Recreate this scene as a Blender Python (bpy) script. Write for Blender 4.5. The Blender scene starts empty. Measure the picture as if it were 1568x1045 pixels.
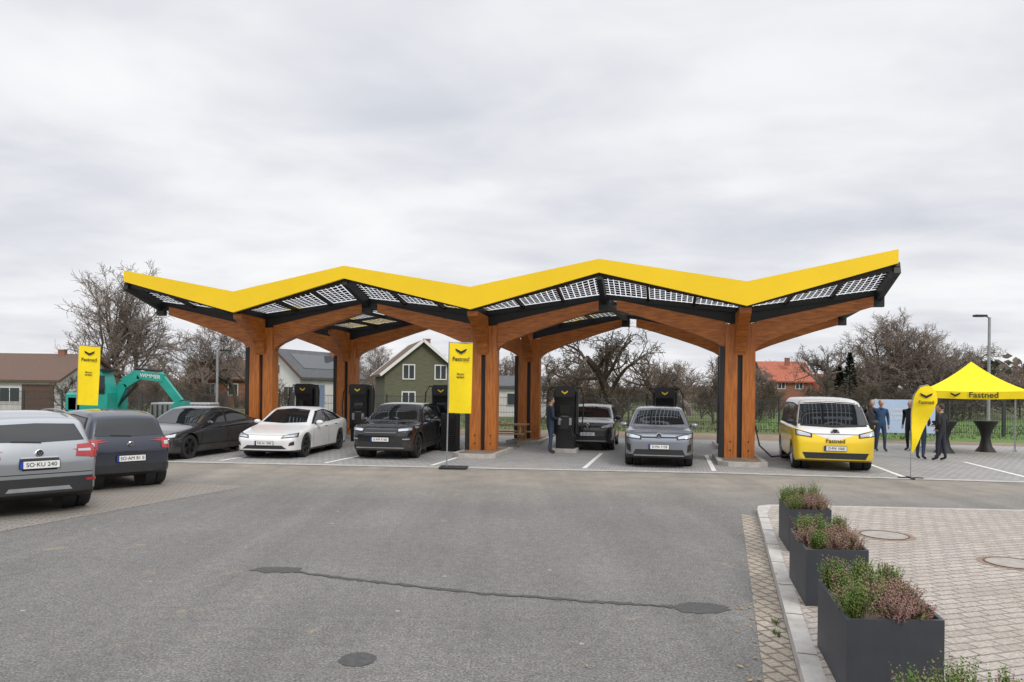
import bpy, math, random
from mathutils import Vector, Matrix, noise
from mathutils.bvhtree import BVHTree
random.seed(7)
R=random.random
def U(a,b): return a+(b-a)*R()
scn=bpy.context.scene
COL=scn.collection

# ---------------------------------------------------------------- materials
def mat(name,col,rough=.6,metal=0.,var=0.,vscale=3.,bump=0.,bscale=40.,coat=0.,spec=.5,col2=None,detail=4,stretch=None):
    m=bpy.data.materials.new(name); m.use_nodes=True
    nt=m.node_tree; b=nt.nodes['Principled BSDF']
    b.inputs['Base Color'].default_value=(*col,1); b.inputs['Roughness'].default_value=rough
    b.inputs['Metallic'].default_value=metal; b.inputs['Coat Weight'].default_value=coat
    b.inputs['Specular IOR Level'].default_value=spec
    if var or bump or col2:
        tc=nt.nodes.new('ShaderNodeTexCoord'); src=tc.outputs['Object']
        if stretch:
            mp=nt.nodes.new('ShaderNodeMapping'); mp.inputs['Scale'].default_value=stretch
            nt.links.new(src,mp.inputs[0]); src=mp.outputs[0]
    if var or col2:
        n=nt.nodes.new('ShaderNodeTexNoise'); n.inputs['Scale'].default_value=vscale; n.inputs['Detail'].default_value=detail
        n.inputs['Roughness'].default_value=.65
        nt.links.new(src,n.inputs['Vector'])
        cr=nt.nodes.new('ShaderNodeValToRGB'); cr.color_ramp.elements[0].position=.3; cr.color_ramp.elements[1].position=.7
        if col2: a,c=col,col2
        else:
            a=tuple(x*(1-var) for x in col); c=tuple(min(1,x*(1+var)) for x in col)
        cr.color_ramp.elements[0].color=(*a,1); cr.color_ramp.elements[1].color=(*c,1)
        nt.links.new(n.outputs['Fac'],cr.inputs[0]); nt.links.new(cr.outputs[0],b.inputs['Base Color'])
    if bump:
        n2=nt.nodes.new('ShaderNodeTexNoise'); n2.inputs['Scale'].default_value=bscale; n2.inputs['Detail'].default_value=3
        nt.links.new(src,n2.inputs['Vector'])
        bp=nt.nodes.new('ShaderNodeBump'); bp.inputs['Strength'].default_value=bump; bp.inputs['Distance'].default_value=.02
        nt.links.new(n2.outputs['Fac'],bp.inputs['Height']); nt.links.new(bp.outputs[0],b.inputs['Normal'])
    return m
def N(nt,t,**kw):
    n=nt.nodes.new(t)
    for k,v in kw.items(): setattr(n,k,v)
    return n
def ramp(nt,src,stops):
    cr=nt.nodes.new('ShaderNodeValToRGB'); e=cr.color_ramp.elements
    e[0].position,e[0].color=stops[0][0],(*stops[0][1],1)
    e[1].position,e[1].color=stops[-1][0],(*stops[-1][1],1)
    for p,c in stops[1:-1]:
        x=e.new(p); x.color=(*c,1)
    nt.links.new(src,cr.inputs[0]); return cr.outputs[0]
def mixc(nt,f,a,b,mode='MIX'):
    m=nt.nodes.new('ShaderNodeMix'); m.data_type='RGBA'; m.blend_type=mode
    for s,v in ((0,f),(6,a),(7,b)):
        if hasattr(v,'is_output'): nt.links.new(v,m.inputs[s])
        elif s==0: m.inputs[0].default_value=v
        else: m.inputs[s].default_value=(*v,1)
    return m.outputs[2]
def math_(nt,op,a,b=None,c=None):
    m=nt.nodes.new('ShaderNodeMath'); m.operation=op
    for i,v in enumerate((a,b,c)):
        if v is None: continue
        if hasattr(v,'is_output'): nt.links.new(v,m.inputs[i])
        else: m.inputs[i].default_value=v
    return m.outputs[0]

def asphalt():
    m=mat('asphalt_mat',(.12,.12,.12),.88); nt=m.node_tree; b=nt.nodes['Principled BSDF']
    tc=N(nt,'ShaderNodeTexCoord'); o=tc.outputs['Object']
    def noi(s,d=4,vec=o,ro=.62):
        n=N(nt,'ShaderNodeTexNoise'); n.inputs['Scale'].default_value=s; n.inputs['Detail'].default_value=d
        n.inputs['Roughness'].default_value=ro; nt.links.new(vec,n.inputs['Vector']); return n.outputs['Fac']
    big=ramp(nt,noi(.35,6),[(.3,(.130,.126,.121)),(.5,(.155,.150,.144)),(.72,(.180,.174,.165))])
    fine=ramp(nt,noi(48,4,ro=.8),[(.36,(.42,.42,.42)),(.5,(1,1,1)),(.64,(1.75,1.72,1.66))])
    c=mixc(nt,1.,big,fine,'MULTIPLY')
    mid=ramp(nt,noi(9,5,ro=.7),[(.35,(.84,.84,.84)),(.65,(1.16,1.16,1.15))])
    c=mixc(nt,1.,c,mid,'MULTIPLY')
    v=N(nt,'ShaderNodeTexVoronoi'); v.inputs['Scale'].default_value=26; nt.links.new(o,v.inputs['Vector'])
    sp=ramp(nt,v.outputs['Distance'],[(.0,(1,1,1)),(.13,(1,1,1)),(.2,(0,0,0))])
    c=mixc(nt,math_(nt,'MULTIPLY',sp,.45),c,(.38,.36,.33))
    v2=N(nt,'ShaderNodeTexVoronoi'); v2.inputs['Scale'].default_value=1.9; nt.links.new(o,v2.inputs['Vector'])
    sp2=ramp(nt,v2.outputs['Distance'],[(.0,(1,1,1)),(.035,(1,1,1)),(.05,(0,0,0))])
    c=mixc(nt,math_(nt,'MULTIPLY',sp2,.65),c,(.46,.42,.35))
    # clay tracked from the building site
    cl=ramp(nt,noi(2.2,6,ro=.55),[(.66,(0,0,0)),(.72,(.55,.55,.55))])
    c=mixc(nt,cl,c,(.34,.27,.17))
    sx=N(nt,'ShaderNodeSeparateXYZ'); nt.links.new(o,sx.inputs[0])
    yy=math_(nt,'ADD',sx.outputs['Y'],math_(nt,'MULTIPLY',sx.outputs['X'],.1))
    yy=math_(nt,'ADD',yy,math_(nt,'MULTIPLY',noi(.5,4),3.))
    band=N(nt,'ShaderNodeMapRange'); band.interpolation_type='SMOOTHSTEP'
    nt.links.new(yy,band.inputs[0]); band.inputs[1].default_value=14.; band.inputs[2].default_value=18.5
    f=math_(nt,'MULTIPLY',band.outputs[0],ramp(nt,noi(1.3,5),[(.35,(.3,.3,.3)),(.65,(.85,.85,.85))]))
    c=mixc(nt,f,c,(.31,.275,.225))
    mp=N(nt,'ShaderNodeMapping'); mp.inputs['Rotation'].default_value=(0,0,math.radians(-17)); mp.inputs['Scale'].default_value=(1.4,.08,1)
    nt.links.new(o,mp.inputs[0])
    st=ramp(nt,noi(1.,3,mp.outputs[0]),[(.35,(.90,.90,.90)),(.65,(1.10,1.10,1.10))])
    c=mixc(nt,1.,c,st,'MULTIPLY')
    nt.links.new(c,b.inputs['Base Color'])
    bp=N(nt,'ShaderNodeBump'); bp.inputs['Strength'].default_value=.8; bp.inputs['Distance'].default_value=.014
    nt.links.new(noi(70,3),bp.inputs['Height']); nt.links.new(bp.outputs[0],b.inputs['Normal'])
    return m
def pavers(name,c1,c2,cm,bw,bh,rot=0.,mortar=.012,dirt=(.2,.17,.13)):
    m=mat(name,c1,.9); nt=m.node_tree; b=nt.nodes['Principled BSDF']
    tc=N(nt,'ShaderNodeTexCoord'); mp=N(nt,'ShaderNodeMapping'); mp.inputs['Rotation'].default_value=(0,0,rot)
    nt.links.new(tc.outputs['Object'],mp.inputs[0])
    br=N(nt,'ShaderNodeTexBrick'); br.inputs['Color1'].default_value=(*c1,1); br.inputs['Color2'].default_value=(*c2,1)
    br.inputs['Mortar'].default_value=(*cm,1); br.inputs['Scale'].default_value=1; br.inputs['Mortar Size'].default_value=mortar
    br.inputs['Brick Width'].default_value=bw; br.inputs['Row Height'].default_value=bh; br.inputs['Mortar Smooth'].default_value=.2
    nt.links.new(mp.outputs[0],br.inputs['Vector'])
    n=N(nt,'ShaderNodeTexNoise'); n.inputs['Scale'].default_value=.8; n.inputs['Detail'].default_value=7; nt.links.new(tc.outputs['Object'],n.inputs['Vector'])
    f=ramp(nt,n.outputs['Fac'],[(.42,(0,0,0)),(.75,(.6,.6,.6))])
    c=mixc(nt,f,br.outputs['Color'],dirt)
    n3=N(nt,'ShaderNodeTexNoise'); n3.inputs['Scale'].default_value=50; n3.inputs['Detail'].default_value=4; nt.links.new(tc.outputs['Object'],n3.inputs['Vector'])
    c=mixc(nt,1.,c,ramp(nt,n3.outputs['Fac'],[(.3,(.7,.7,.7)),(.7,(1.25,1.25,1.25))]),'MULTIPLY')
    nt.links.new(c,b.inputs['Base Color'])
    bp=N(nt,'ShaderNodeBump'); bp.inputs['Strength'].default_value=.6; bp.inputs['Distance'].default_value=.01
    nt.links.new(math_(nt,'SUBTRACT',1.,br.outputs['Fac']),bp.inputs['Height']); nt.links.new(bp.outputs[0],b.inputs['Normal'])
    return m
def paint(name,top,low=None,zsplit=0.,metal=.0,rough=.28,vee=0.):
    m=mat(name,top,rough,metal,coat=.9); nt=m.node_tree; b=nt.nodes['Principled BSDF']; b.inputs['Coat Roughness'].default_value=.04
    tc=N(nt,'ShaderNodeTexCoord'); sx=N(nt,'ShaderNodeSeparateXYZ'); nt.links.new(tc.outputs['Object'],sx.inputs[0])
    c=top
    if low:
        z=sx.outputs['Z']
        if vee: z=math_(nt,'SUBTRACT',z,math_(nt,'MULTIPLY',math_(nt,'ABSOLUTE',sx.outputs['Y']),vee))
        f=math_(nt,'GREATER_THAN',z,zsplit); c=mixc(nt,f,low,top)
        if rough<.5 and not vee:
            nt.links.new(math_(nt,'MULTIPLY',f,.9),b.inputs['Coat Weight'])
            nt.links.new(math_(nt,'SUBTRACT',.65,math_(nt,'MULTIPLY',f,.65-rough)),b.inputs['Roughness'])
    n=N(nt,'ShaderNodeTexNoise'); n.inputs['Scale'].default_value=5; n.inputs['Detail'].default_value=5; nt.links.new(tc.outputs['Object'],n.inputs['Vector'])
    mr=N(nt,'ShaderNodeMapRange'); nt.links.new(sx.outputs['Z'],mr.inputs[0]); mr.inputs[1].default_value=.8; mr.inputs[2].default_value=.2; mr.inputs[3].default_value=0; mr.inputs[4].default_value=.35
    f2=math_(nt,'MULTIPLY',mr.outputs[0],n.outputs['Fac'])
    c=mixc(nt,f2,c,(.22,.2,.17)); nt.links.new(c,b.inputs['Base Color'])
    return m
def solar():
    m=bpy.data.materials.new('solar_glass_mat'); m.use_nodes=True; nt=m.node_tree; b=nt.nodes['Principled BSDF']
    b.inputs['Base Color'].default_value=(.010,.012,.018,1); b.inputs['Roughness'].default_value=.18
    uv=N(nt,'ShaderNodeUVMap'); sx=N(nt,'ShaderNodeSeparateXYZ'); nt.links.new(uv.outputs[0],sx.inputs[0])
    def g(ax):
        f=math_(nt,'FRACT',math_(nt,'DIVIDE',ax,.19)); return math_(nt,'LESS_THAN',f,.17)
    gap=math_(nt,'MAXIMUM',g(sx.outputs['X']),g(sx.outputs['Y']))
    tr=N(nt,'ShaderNodeBsdfTransparent'); tr.inputs[0].default_value=(.88,.9,.93,1)
    tl=N(nt,'ShaderNodeBsdfTranslucent'); tl.inputs[0].default_value=(.9,.9,.92,1)
    mx0=N(nt,'ShaderNodeMixShader'); mx0.inputs[0].default_value=.35; nt.links.new(tr.outputs[0],mx0.inputs[1]); nt.links.new(tl.outputs[0],mx0.inputs[2])
    mx=N(nt,'ShaderNodeMixShader'); nt.links.new(gap,mx.inputs[0]); nt.links.new(b.outputs[0],mx.inputs[1]); nt.links.new(mx0.outputs[0],mx.inputs[2])
    nt.links.new(mx.outputs[0],nt.nodes['Material Output'].inputs[0]); return m

M={}
M['asphalt']=asphalt()
M['pave_right']=pavers('sidewalk_paver_mat',(.43,.385,.34),(.35,.315,.28),(.17,.15,.13),.24,.12,math.radians(-17),.010,(.27,.235,.195))
M['pave_bay']=pavers('bay_paver_mat',(.33,.33,.325),(.27,.27,.27),(.17,.165,.155),.20,.20,math.radians(12),.012,(.34,.31,.27))
M['pave_left']=pavers('carpark_paver_mat',(.27,.245,.22),(.235,.215,.195),(.16,.145,.13),.20,.10,math.radians(-18),.010)
M['grass']=mat('grass_mat',(.055,.085,.022),.95,col2=(.13,.14,.05),vscale=.35,bump=.8,bscale=14,detail=9)
M['lawn']=mat('lawn_mat',(.06,.13,.02),.95,col2=(.12,.19,.04),vscale=1.2,bump=.8,bscale=14,detail=9)
M['soil']=mat('soil_mat',(.14,.10,.07),.95,col2=(.27,.21,.15),vscale=1.2,bump=1,bscale=9,detail=8)
M['concrete']=mat('concrete_mat',(.42,.40,.37),.85,var=.25,vscale=4,bump=.25,bscale=50,detail=7)
M['gutter']=pavers('gutter_mat',(.40,.345,.28),(.32,.275,.22),(.14,.12,.1),.16,.13,math.radians(73.5),.014)
M['white']=mat('road_paint_mat',(.74,.74,.72),.7,var=.15,vscale=12)
M['patch']=mat('tar_patch_mat',(.062,.062,.062),.75,var=.3,vscale=20,bump=.3,bscale=80)
M['iron']=mat('cast_iron_mat',(.10,.09,.08),.6,.5,var=.3,vscale=30,bump=.4,bscale=60)
M['ringc']=mat('manhole_ring_mat',(.26,.17,.12),.8,var=.25,vscale=9)
M['cover']=mat('manhole_lid_mat',(.33,.30,.27),.85,var=.2,vscale=7,bump=.3,bscale=30)
M['yellow']=mat('yellow_paint_mat',(.92,.62,.004),.45,var=.04,vscale=.6)
M['yfab']=mat('yellow_fabric_mat',(.90,.68,.006),.8,var=.06,vscale=3,bump=.15,bscale=6)
M['blk']=mat('black_steel_mat',(.012,.012,.014),.5,var=.2,vscale=2)
M['wood']=mat('glulam_wood_mat',(.23,.058,.007),.5,col2=(.54,.175,.026),vscale=2.2,stretch=(1.2,1.2,9.),detail=8,bump=.1,bscale=12,coat=.1)
M['woodv']=mat('glulam_post_mat',(.25,.064,.008),.5,col2=(.56,.185,.028),vscale=2.2,stretch=(10.,10.,.8),detail=8,bump=.1,bscale=12,coat=.1)
M['solar']=solar()
M['glass']=mat('car_glass_mat',(.012,.015,.017),.04,spec=.7)
M['tyre']=mat('tyre_mat',(.018,.018,.019),.8,var=.2,vscale=20)
M['rim']=mat('rim_mat',(.45,.46,.48),.3,.85)
M['rimd']=mat('dark_rim_mat',(.06,.06,.065),.35,.7)
M['plast']=mat('black_plastic_mat',(.02,.02,.022),.55,var=.2,vscale=15)
M['chrome']=mat('chrome_mat',(.7,.7,.72),.12,1.)
M['lamp']=mat('headlamp_mat',(.45,.48,.52),.08,.4,coat=1.)
M['red']=mat('taillight_mat',(.35,.008,.01),.12,coat=1.)
M['plate']=mat('plate_mat',(.75,.75,.74),.5)
M['blue']=mat('plate_blue_mat',(.01,.05,.35),.5)
M['ink']=mat('ink_mat',(.012,.012,.013),.6)
M['anth']=mat('planter_mat',(.030,.034,.043),.5,var=.15,vscale=5,bump=.05,bscale=80)
M['galv']=mat('galvanised_mat',(.33,.34,.35),.45,.6,var=.15,vscale=6)
M['fence']=mat('fence_mat',(.045,.05,.055),.6,.2)
M['bark']=mat('bark_mat',(.12,.095,.078),.95,col2=(.23,.19,.165),vscale=3,detail=5)
M['bark2']=mat('dark_bark_mat',(.05,.038,.028),.95,col2=(.12,.095,.07),vscale=4,detail=5)
M['twig']=mat('twig_mat',(.15,.11,.09),.95,col2=(.25,.20,.165),vscale=1.)
M['ever']=mat('evergreen_mat',(.014,.028,.014),.9,col2=(.04,.06,.025),vscale=2.)
M['teal']=mat('excavator_teal_mat',(.015,.32,.26),.45,var=.15,vscale=4)
M['skin']=mat('skin_mat',(.50,.30,.22),.6)
M['hair']=mat('hair_mat',(.05,.035,.025),.7)
M['hairg']=mat('grey_hair_mat',(.25,.24,.22),.7)

# ---------------------------------------------------------------- mesh builder
class MB:
    def __init__(s): s.v=[];s.f=[];s.mi=[];s.mats=[]
    def m(s,k):
        k=M[k] if isinstance(k,str) else k
        if k not in s.mats: s.mats.append(k)
        return s.mats.index(k)
    def add(s,vs,fs,k):
        o=len(s.v); s.v+= [tuple(v) for v in vs]; i=s.m(k)
        for f in fs: s.f.append(tuple(a+o for a in f)); s.mi.append(i)
    def box(s,c,d,k,rz=0.,mtx=None,ch=0.):
        x,y,z=(a/2 for a in d)
        if ch>0:
            pts=[(-x+ch,-y),(x-ch,-y),(x,-y+ch),(x,y-ch),(x-ch,y),(-x+ch,y),(-x,y-ch),(-x,-y+ch)]
            sc=1-ch/max(x,y)
            vs=[(a*sc,b*sc,-z) for a,b in pts]+[(a,b,-z+ch) for a,b in pts]+[(a,b,z-ch) for a,b in pts]+[(a*sc,b*sc,z) for a,b in pts]
            fs=[tuple(range(7,-1,-1)),tuple(range(24,32))]
            for l in range(3):
                for i in range(8): j=(i+1)%8; fs.append((l*8+i,l*8+j,l*8+8+j,l*8+8+i))
        else:
            vs=[(-x,-y,-z),(x,-y,-z),(x,y,-z),(-x,y,-z),(-x,-y,z),(x,-y,z),(x,y,z),(-x,y,z)]
            fs=[(0,3,2,1),(4,5,6,7),(0,1,5,4),(1,2,6,5),(2,3,7,6),(3,0,4,7)]
        T=Matrix.Translation(c)@(mtx if mtx is not None else Matrix.Rotation(rz,4,'Z'))
        s.add([T@Vector(v) for v in vs],fs,k)
    def hexa(s,b,t,k):
        s.add(list(b)+list(t),[(0,3,2,1),(4,5,6,7),(0,1,5,4),(1,2,6,5),(2,3,7,6),(3,0,4,7)],k)
    def beam(s,a,b,w,h,k,up=(0,0,1)):
        a=Vector(a);b=Vector(b);d=(b-a)
        if d.length<1e-6:return
        d.normalize();up=Vector(up)
        sd=d.cross(up)
        if sd.length<1e-3: sd=d.cross(Vector((1,0,0)))
        sd.normalize();u=sd.cross(d)
        q=lambda p:[p-sd*w/2-u*h/2,p+sd*w/2-u*h/2,p+sd*w/2+u*h/2,p-sd*w/2+u*h/2]
        s.add(q(a)+q(b),[(0,1,2,3),(7,6,5,4),(0,4,5,1),(1,5,6,2),(2,6,7,3),(3,7,4,0)],k)
    def tube(s,pts,rs,k,n=8,cap=True):
        pts=[Vector(p) for p in pts]; vs=[];fs=[]
        if not isinstance(rs,(list,tuple)): rs=[rs]*len(pts)
        for i,p in enumerate(pts):
            d=(pts[min(i+1,len(pts)-1)]-pts[max(i-1,0)])
            d=d.normalized() if d.length>1e-7 else Vector((0,0,1))
            a=Vector((0,0,1)) if abs(d.z)<.9 else Vector((1,0,0))
            x=d.cross(a).normalized(); y=d.cross(x)
            for j in range(n):
                t=2*math.pi*j/n; vs.append(p+(x*math.cos(t)+y*math.sin(t))*rs[i])
        for i in range(len(pts)-1):
            for j in range(n):
                jj=(j+1)%n; fs.append((i*n+j,i*n+jj,i*n+n+jj,i*n+n+j))
        if cap: fs.append(tuple(range(n-1,-1,-1))); fs.append(tuple((len(pts)-1)*n+j for j in range(n)))
        s.add(vs,fs,k)
    def lathe(s,prof,k,n=24,T=Matrix()):
        vs=[];fs=[]
        for r,z in prof:
            for j in range(n):
                t=2*math.pi*j/n; vs.append(T@Vector((r*math.cos(t),r*math.sin(t),z)))
        for i in range(len(prof)-1):
            for j in range(n):
                jj=(j+1)%n; fs.append((i*n+j,i*n+jj,i*n+n+jj,i*n+n+j))
        s.add(vs,fs,k)
    def prism(s,poly,h0,h1,k,T=Matrix()):
        n=len(poly); vs=[T@Vector((a,b,h0)) for a,b in poly]+[T@Vector((a,b,h1)) for a,b in poly]
        fs=[tuple(range(n-1,-1,-1)),tuple(range(n,2*n))]+[(i,(i+1)%n,n+(i+1)%n,n+i) for i in range(n)]
        s.add(vs,fs,k)
    def ell(s,c,r,k,n=12,m=8,T=None):
        vs=[];fs=[]
        for i in range(m+1):
            p=math.pi*i/m
            for j in range(n):
                t=2*math.pi*j/n
                v=Vector((r[0]*math.sin(p)*math.cos(t),r[1]*math.sin(p)*math.sin(t),r[2]*math.cos(p)))
                if T: v=T@v
                vs.append(v+Vector(c))
        for i in range(m):
            for j in range(n):
                jj=(j+1)%n; fs.append((i*n+j,i*n+n+j,i*n+n+jj,i*n+jj))
        s.add(vs,fs,k)
    def make(s,name,parent=None,smooth=None,loc=(0,0,0),rz=0.):
        me=bpy.data.meshes.new(name); me.from_pydata(s.v,[],s.f)
        for m_ in s.mats: me.materials.append(m_)
        me.polygons.foreach_set('material_index',s.mi)
        if smooth is not None:
            me.polygons.foreach_set('use_smooth',[True]*len(me.polygons)); me.set_sharp_from_angle(angle=math.radians(smooth))
        me.update()
        o=bpy.data.objects.new(name,me); COL.objects.link(o); o.location=loc; o.rotation_euler=(0,0,rz)
        if parent: o.parent=parent
        return o
def empty(name,loc=(0,0,0),rz=0.):
    e=bpy.data.objects.new(name,None); COL.objects.link(e); e.location=loc; e.rotation_euler=(0,0,rz); e.empty_display_size=.3; return e
def text(s,size,k,parent,T,name='lettering',ext=.002,align='CENTER',bold=.012):
    cu=bpy.data.curves.new(name,'FONT'); cu.body=s; cu.size=size; cu.extrude=ext; cu.align_x=align; cu.align_y='CENTER'; cu.offset=size*bold
    o=bpy.data.objects.new(name,cu); COL.objects.link(o)
    dg=bpy.context.evaluated_depsgraph_get(); dg.update()
    me=bpy.data.meshes.new_from_object(o.evaluated_get(dg)); bpy.data.objects.remove(o)
    me.materials.clear(); me.materials.append(M[k]); 
    o=bpy.data.objects.new(name,me); COL.objects.link(o); o.matrix_local=T
    if parent: o.parent=parent
    return o
def facing(pos,right,up=(0,0,1)):
    r=Vector(right).normalized(); u=Vector(up).normalized(); n=r.cross(u)
    return Matrix(((r.x,u.x,n.x,pos[0]),(r.y,u.y,n.y,pos[1]),(r.z,u.z,n.z,pos[2]),(0,0,0,1)))
def lerp(a,b,t): return a+(b-a)*t

# ---------------------------------------------------------------- ground
def sheet(name,poly,z,k):
    b=MB(); b.add([(x,y,z) for x,y in poly],[tuple(range(len(poly)))],k); return b.make(name)
sheet('ground',[(-1500,-300),(1500,-300),(1500,2500),(-1500,2500)],-.012,'grass')
sheet('asphalt_road',[(-60,-12),(60,-12),(60,8.9),(30,13.4),(12,16.7),(5.3,17.9),(-2,18.5),(-12,19.4),(-60,24)],0,'asphalt')
sheet('charging_bay_paving',[(-15,19.75),(-12,19.5),(-2,18.6),(5.3,18.0),(12,16.8),(30,13.5),(60,9),(60,27),(24,27.5),(14,29.5),(-13.5,33)],.004,'pave_bay')
sheet('car_park_paving',[(-5.4,14.7),(-7.06,9.9),(-12.0,-4.5),(-60,-4.5),(-60,24),(-40,21),(-11.5,15.8),(-7.1,15.1)],.004,'pave_left')
sheet('soil_strip',[(14,29.55),(24,27.55),(60,27.05),(60,29.5),(24,30),(14,32)],-.006,'soil')
sheet('lawn',[(14,32.02),(24,30.02),(60,29.52),(90,60),(20,60),(14,45)],-.006,'lawn')
sheet('soil_bank',[(-13.6,33.1),(13.9,29.6),(13.9,34.6),(-30,40),(-40,25)],-.006,'soil')
b=MB()
ln=[(-15,19.75),(-12,19.5),(-2,18.6),(5.3,18.0),(12,16.8),(30,13.5),(60,9)]
for (x0,y0),(x1,y1) in zip(ln,ln[1:]):
    b.add([(x0,y0-.16,.010),(x1,y1-.16,.010),(x1,y1+.14,.010),(x0,y0+.14,.010)],[(0,1,2,3)],'concrete')
b.make('flush_kerb')
kd=Vector((.284,.959,0))
def along(p,t): return (p[0]+kd.x*t,p[1]+kd.y*t)
K0=(2.06,5.07)
poly=[(K0[0]-kd.x*9,K0[1]-kd.y*9),along(K0,6.9),(4.12,12.0),(4.22,12.25),(4.45,12.40),(4.9,12.40),(9,12.12),(40,10.),(40,-6)]
b=MB(); b.prism([(p[0],p[1]) for p in poly],-.01,.105,'concrete')
b.make('kerb')
ins=.15
poly2=[(K0[0]+ins-kd.x*9,K0[1]-kd.y*9),(K0[0]+ins+kd.x*6.8,K0[1]+kd.y*6.8),(4.32,11.95),(4.40,12.15),(4.55,12.25),(4.9,12.26),(9,11.98),(40,9.86),(40,-6)]
sheet('sidewalk',poly2,.110,'pave_right')
b=MB()
g0=Vector((K0[0]-.24,K0[1]+.06,0))
b.add([g0-kd*9+Vector((0,0,.005)),g0-kd*9+Vector((.24,-.06,.005)),g0+kd*7.1+Vector((.22,-.1,.005)),g0+kd*7.15+Vector((0,0,.005))],[(0,1,2,3)],'gutter'); b.make('gutter')
b=MB()
for i in range(-9,7):
    p=Vector((K0[0],K0[1],0))+kd*(i*1.0+.3)
    b.box((p.x+.075,p.y-.02,.106),(.15,.012,.006),'soil',rz=math.radians(-16.5))
b.make('kerb_joints')
vv=Vector((.22,.975,0))
b=MB()
for x0,y0 in [(-10.6,19.9),(-7.95,19.6),(-5.0,19.3),(-2.1,19.0),(1.9,18.7),(5.2,18.4),(9.6,17.6),(12.6,17.1),(15.6,16.6)]:
    p=Vector((x0,y0,.010)); q=p+vv*4.6; w=Vector((.06,0,0))
    b.add([p-w,p+w,q+w,q-w],[(0,1,2,3)],'white')
b.make('bay_markings')
def disc(b,x,y,z,r,k,ry=None,n=28,jit=0.):
    vs=[(x+r*(1+jit*(R()-.5))*math.cos(2*math.pi*i/n),y+(ry or r)*(1+jit*(R()-.5))*math.sin(2*math.pi*i/n),z) for i in range(n)]
    b.add(vs,[tuple(range(n))],k)
b=MB(); disc(b,-1.14,5.41,.004,.14,'patch',jit=.12); disc(b,1.80,6.78,.004,.27,'patch',.17,jit=.25); disc(b,-2.62,8.03,.005,.26,'patch',.14,jit=.5)
cl=[(-2.81,8.05),(-2.34,7.93),(-1.8,7.70),(-1.33,7.54),(-.8,7.36),(-.22,7.17),(.3,7.07),(.73,6.96),(1.2,6.88),(1.6,6.81)]
pts=[]
for (x0,y0),(x1,y1) in zip(cl,cl[1:]):
    for k in range(9):
        t=k/9; pts.append((x0+(x1-x0)*t,y0+(y1-y0)*t+U(-.02,.02),U(.012,.05)))
for p,q in zip(pts,pts[1:]): b.add([(p[0],p[1]-p[2],.006),(q[0],q[1]-q[2],.006),(q[0],q[1]+q[2],.006),(p[0],p[1]+p[2],.006)],[(0,1,2,3)],'patch')
b.make('asphalt_repair')
for x,y,r in [(5.1,9.8,.38),(5.78,8.25,.36)]:
    b=MB(); disc(b,x,y,.113,r,'ringc'); disc(b,x,y,.116,r*.80,'cover')
    b.lathe([(r*.82,0),(r*.82,.006),(r*.77,.006),(r*.77,0)],'iron',T=Matrix.Translation((x,y,.114))); b.make('manhole_cover')
lm=mat('leaf_mat',(.22,.13,.05),.8,col2=(.38,.28,.13),vscale=5)
b=MB()
for i in range(80):
    x=U(-6,9); y=U(5,18)
    if R()<.4: y=U(4,11); x=1.75+.296*(y-5)-abs(random.gauss(0,.1))
    s=U(.012,.026); a=U(0,6.28); z=.012
    if x>1.8+.296*(y-5.07) and y<12.5: z=.118
    vs=[(x+s*math.cos(a+k)*e,y+s*math.sin(a+k)*e,z+U(0,.008)) for k,e in ((0,1.2),(1.4,.6),(3.14,1.2),(4.6,.6))]
    b.add(vs,[(0,1,2,3)],lm)
b.make('fallen_leaves')
gm=mat('weed_mat',(.05,.09,.02),.8,col2=(.13,.15,.05),vscale=8)
b=MB()
for cx,cy in [(2.28,6.05),(2.38,6.35)]:
    for i in range(45):
        a=U(0,6.28); r=U(0,.05); x=cx-.03+r*math.cos(a)*.5; y=cy+r*math.sin(a)*1.6; l=U(.01,.03)
        b.add([(x,y,.005),(x+.006,y,.005),(x+l*math.cos(a),y+l*math.sin(a),.01+U(.015,.05))],[(0,1,2)],gm)
b.make('weeds')

# ---------------------------------------------------------------- canopy
can=empty('charging_station_canopy')
ud=Vector((3.735,-.8,0)); C2=Vector((-.86,22.5,0))
A=[C2+ud*(i-3) for i in range(7)]
OF=Vector((-.355,-1.66,0)); OR=Vector((1.55,5.6,0)); OG=Vector((.45,1.66,0))
pk=[1,0,1,0,1,0,1]
shift=Vector((-.12,.026,0))
def pt(i,row):
    p=A[i].copy()
    if row=='F': p+=OF; z=5.34 if pk[i] else 4.42
    if row=='A': z=4.86 if pk[i] else 4.40
    if row=='B': p+=OR; z=4.86 if pk[i] else 4.40
    if row=='G': p+=OR+OG; z=5.34 if pk[i] else 4.42
    if pk[i]: p+=shift
    p.z=z; return p
un=ud.normalized(); vn=Vector((-un.y,un.x,0))
def fascia(row,name,sgn):
    b=MB()
    off=vn*(.10*sgn)
    for i in range(6):
        a,c=pt(i,row),pt(i+1,row)
        def zz(j): return (4.34,4.99) if not pk[j] else ((5.32,5.70) if 0<j<6 else (5.38,5.74))
        (ab,at),(cb,ct)=zz(i),zz(i+1)
        def P(p,z,o): q=p+o; q.z=z; return q
        z0=Vector((0,0,0))
        b.hexa([P(a,ab,z0),P(c,cb,z0),P(c,cb,-off),P(a,ab,-off)],[P(a,at,z0),P(c,ct,z0),P(c,ct,-off),P(a,at,-off)],'yellow')
    b.make(name,can)
    b=MB()
    for i in range(6):
        a,c=pt(i,row),pt(i+1,row); a=a+off*1.2; c=c+off*1.2
        b.beam(a+Vector((0,0,-.02)),c+Vector((0,0,-.02)),.10,.16,'blk')
        # panel joints in the fascia cladding
        for t in (.5,):
            m_=lerp(pt(i,row),pt(i+1,row),t)-off*1.0
    b.make(name+'_edge_beam',can)
fascia('F','front_fascia',1); fascia('G','rear_fascia',-1)
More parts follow.
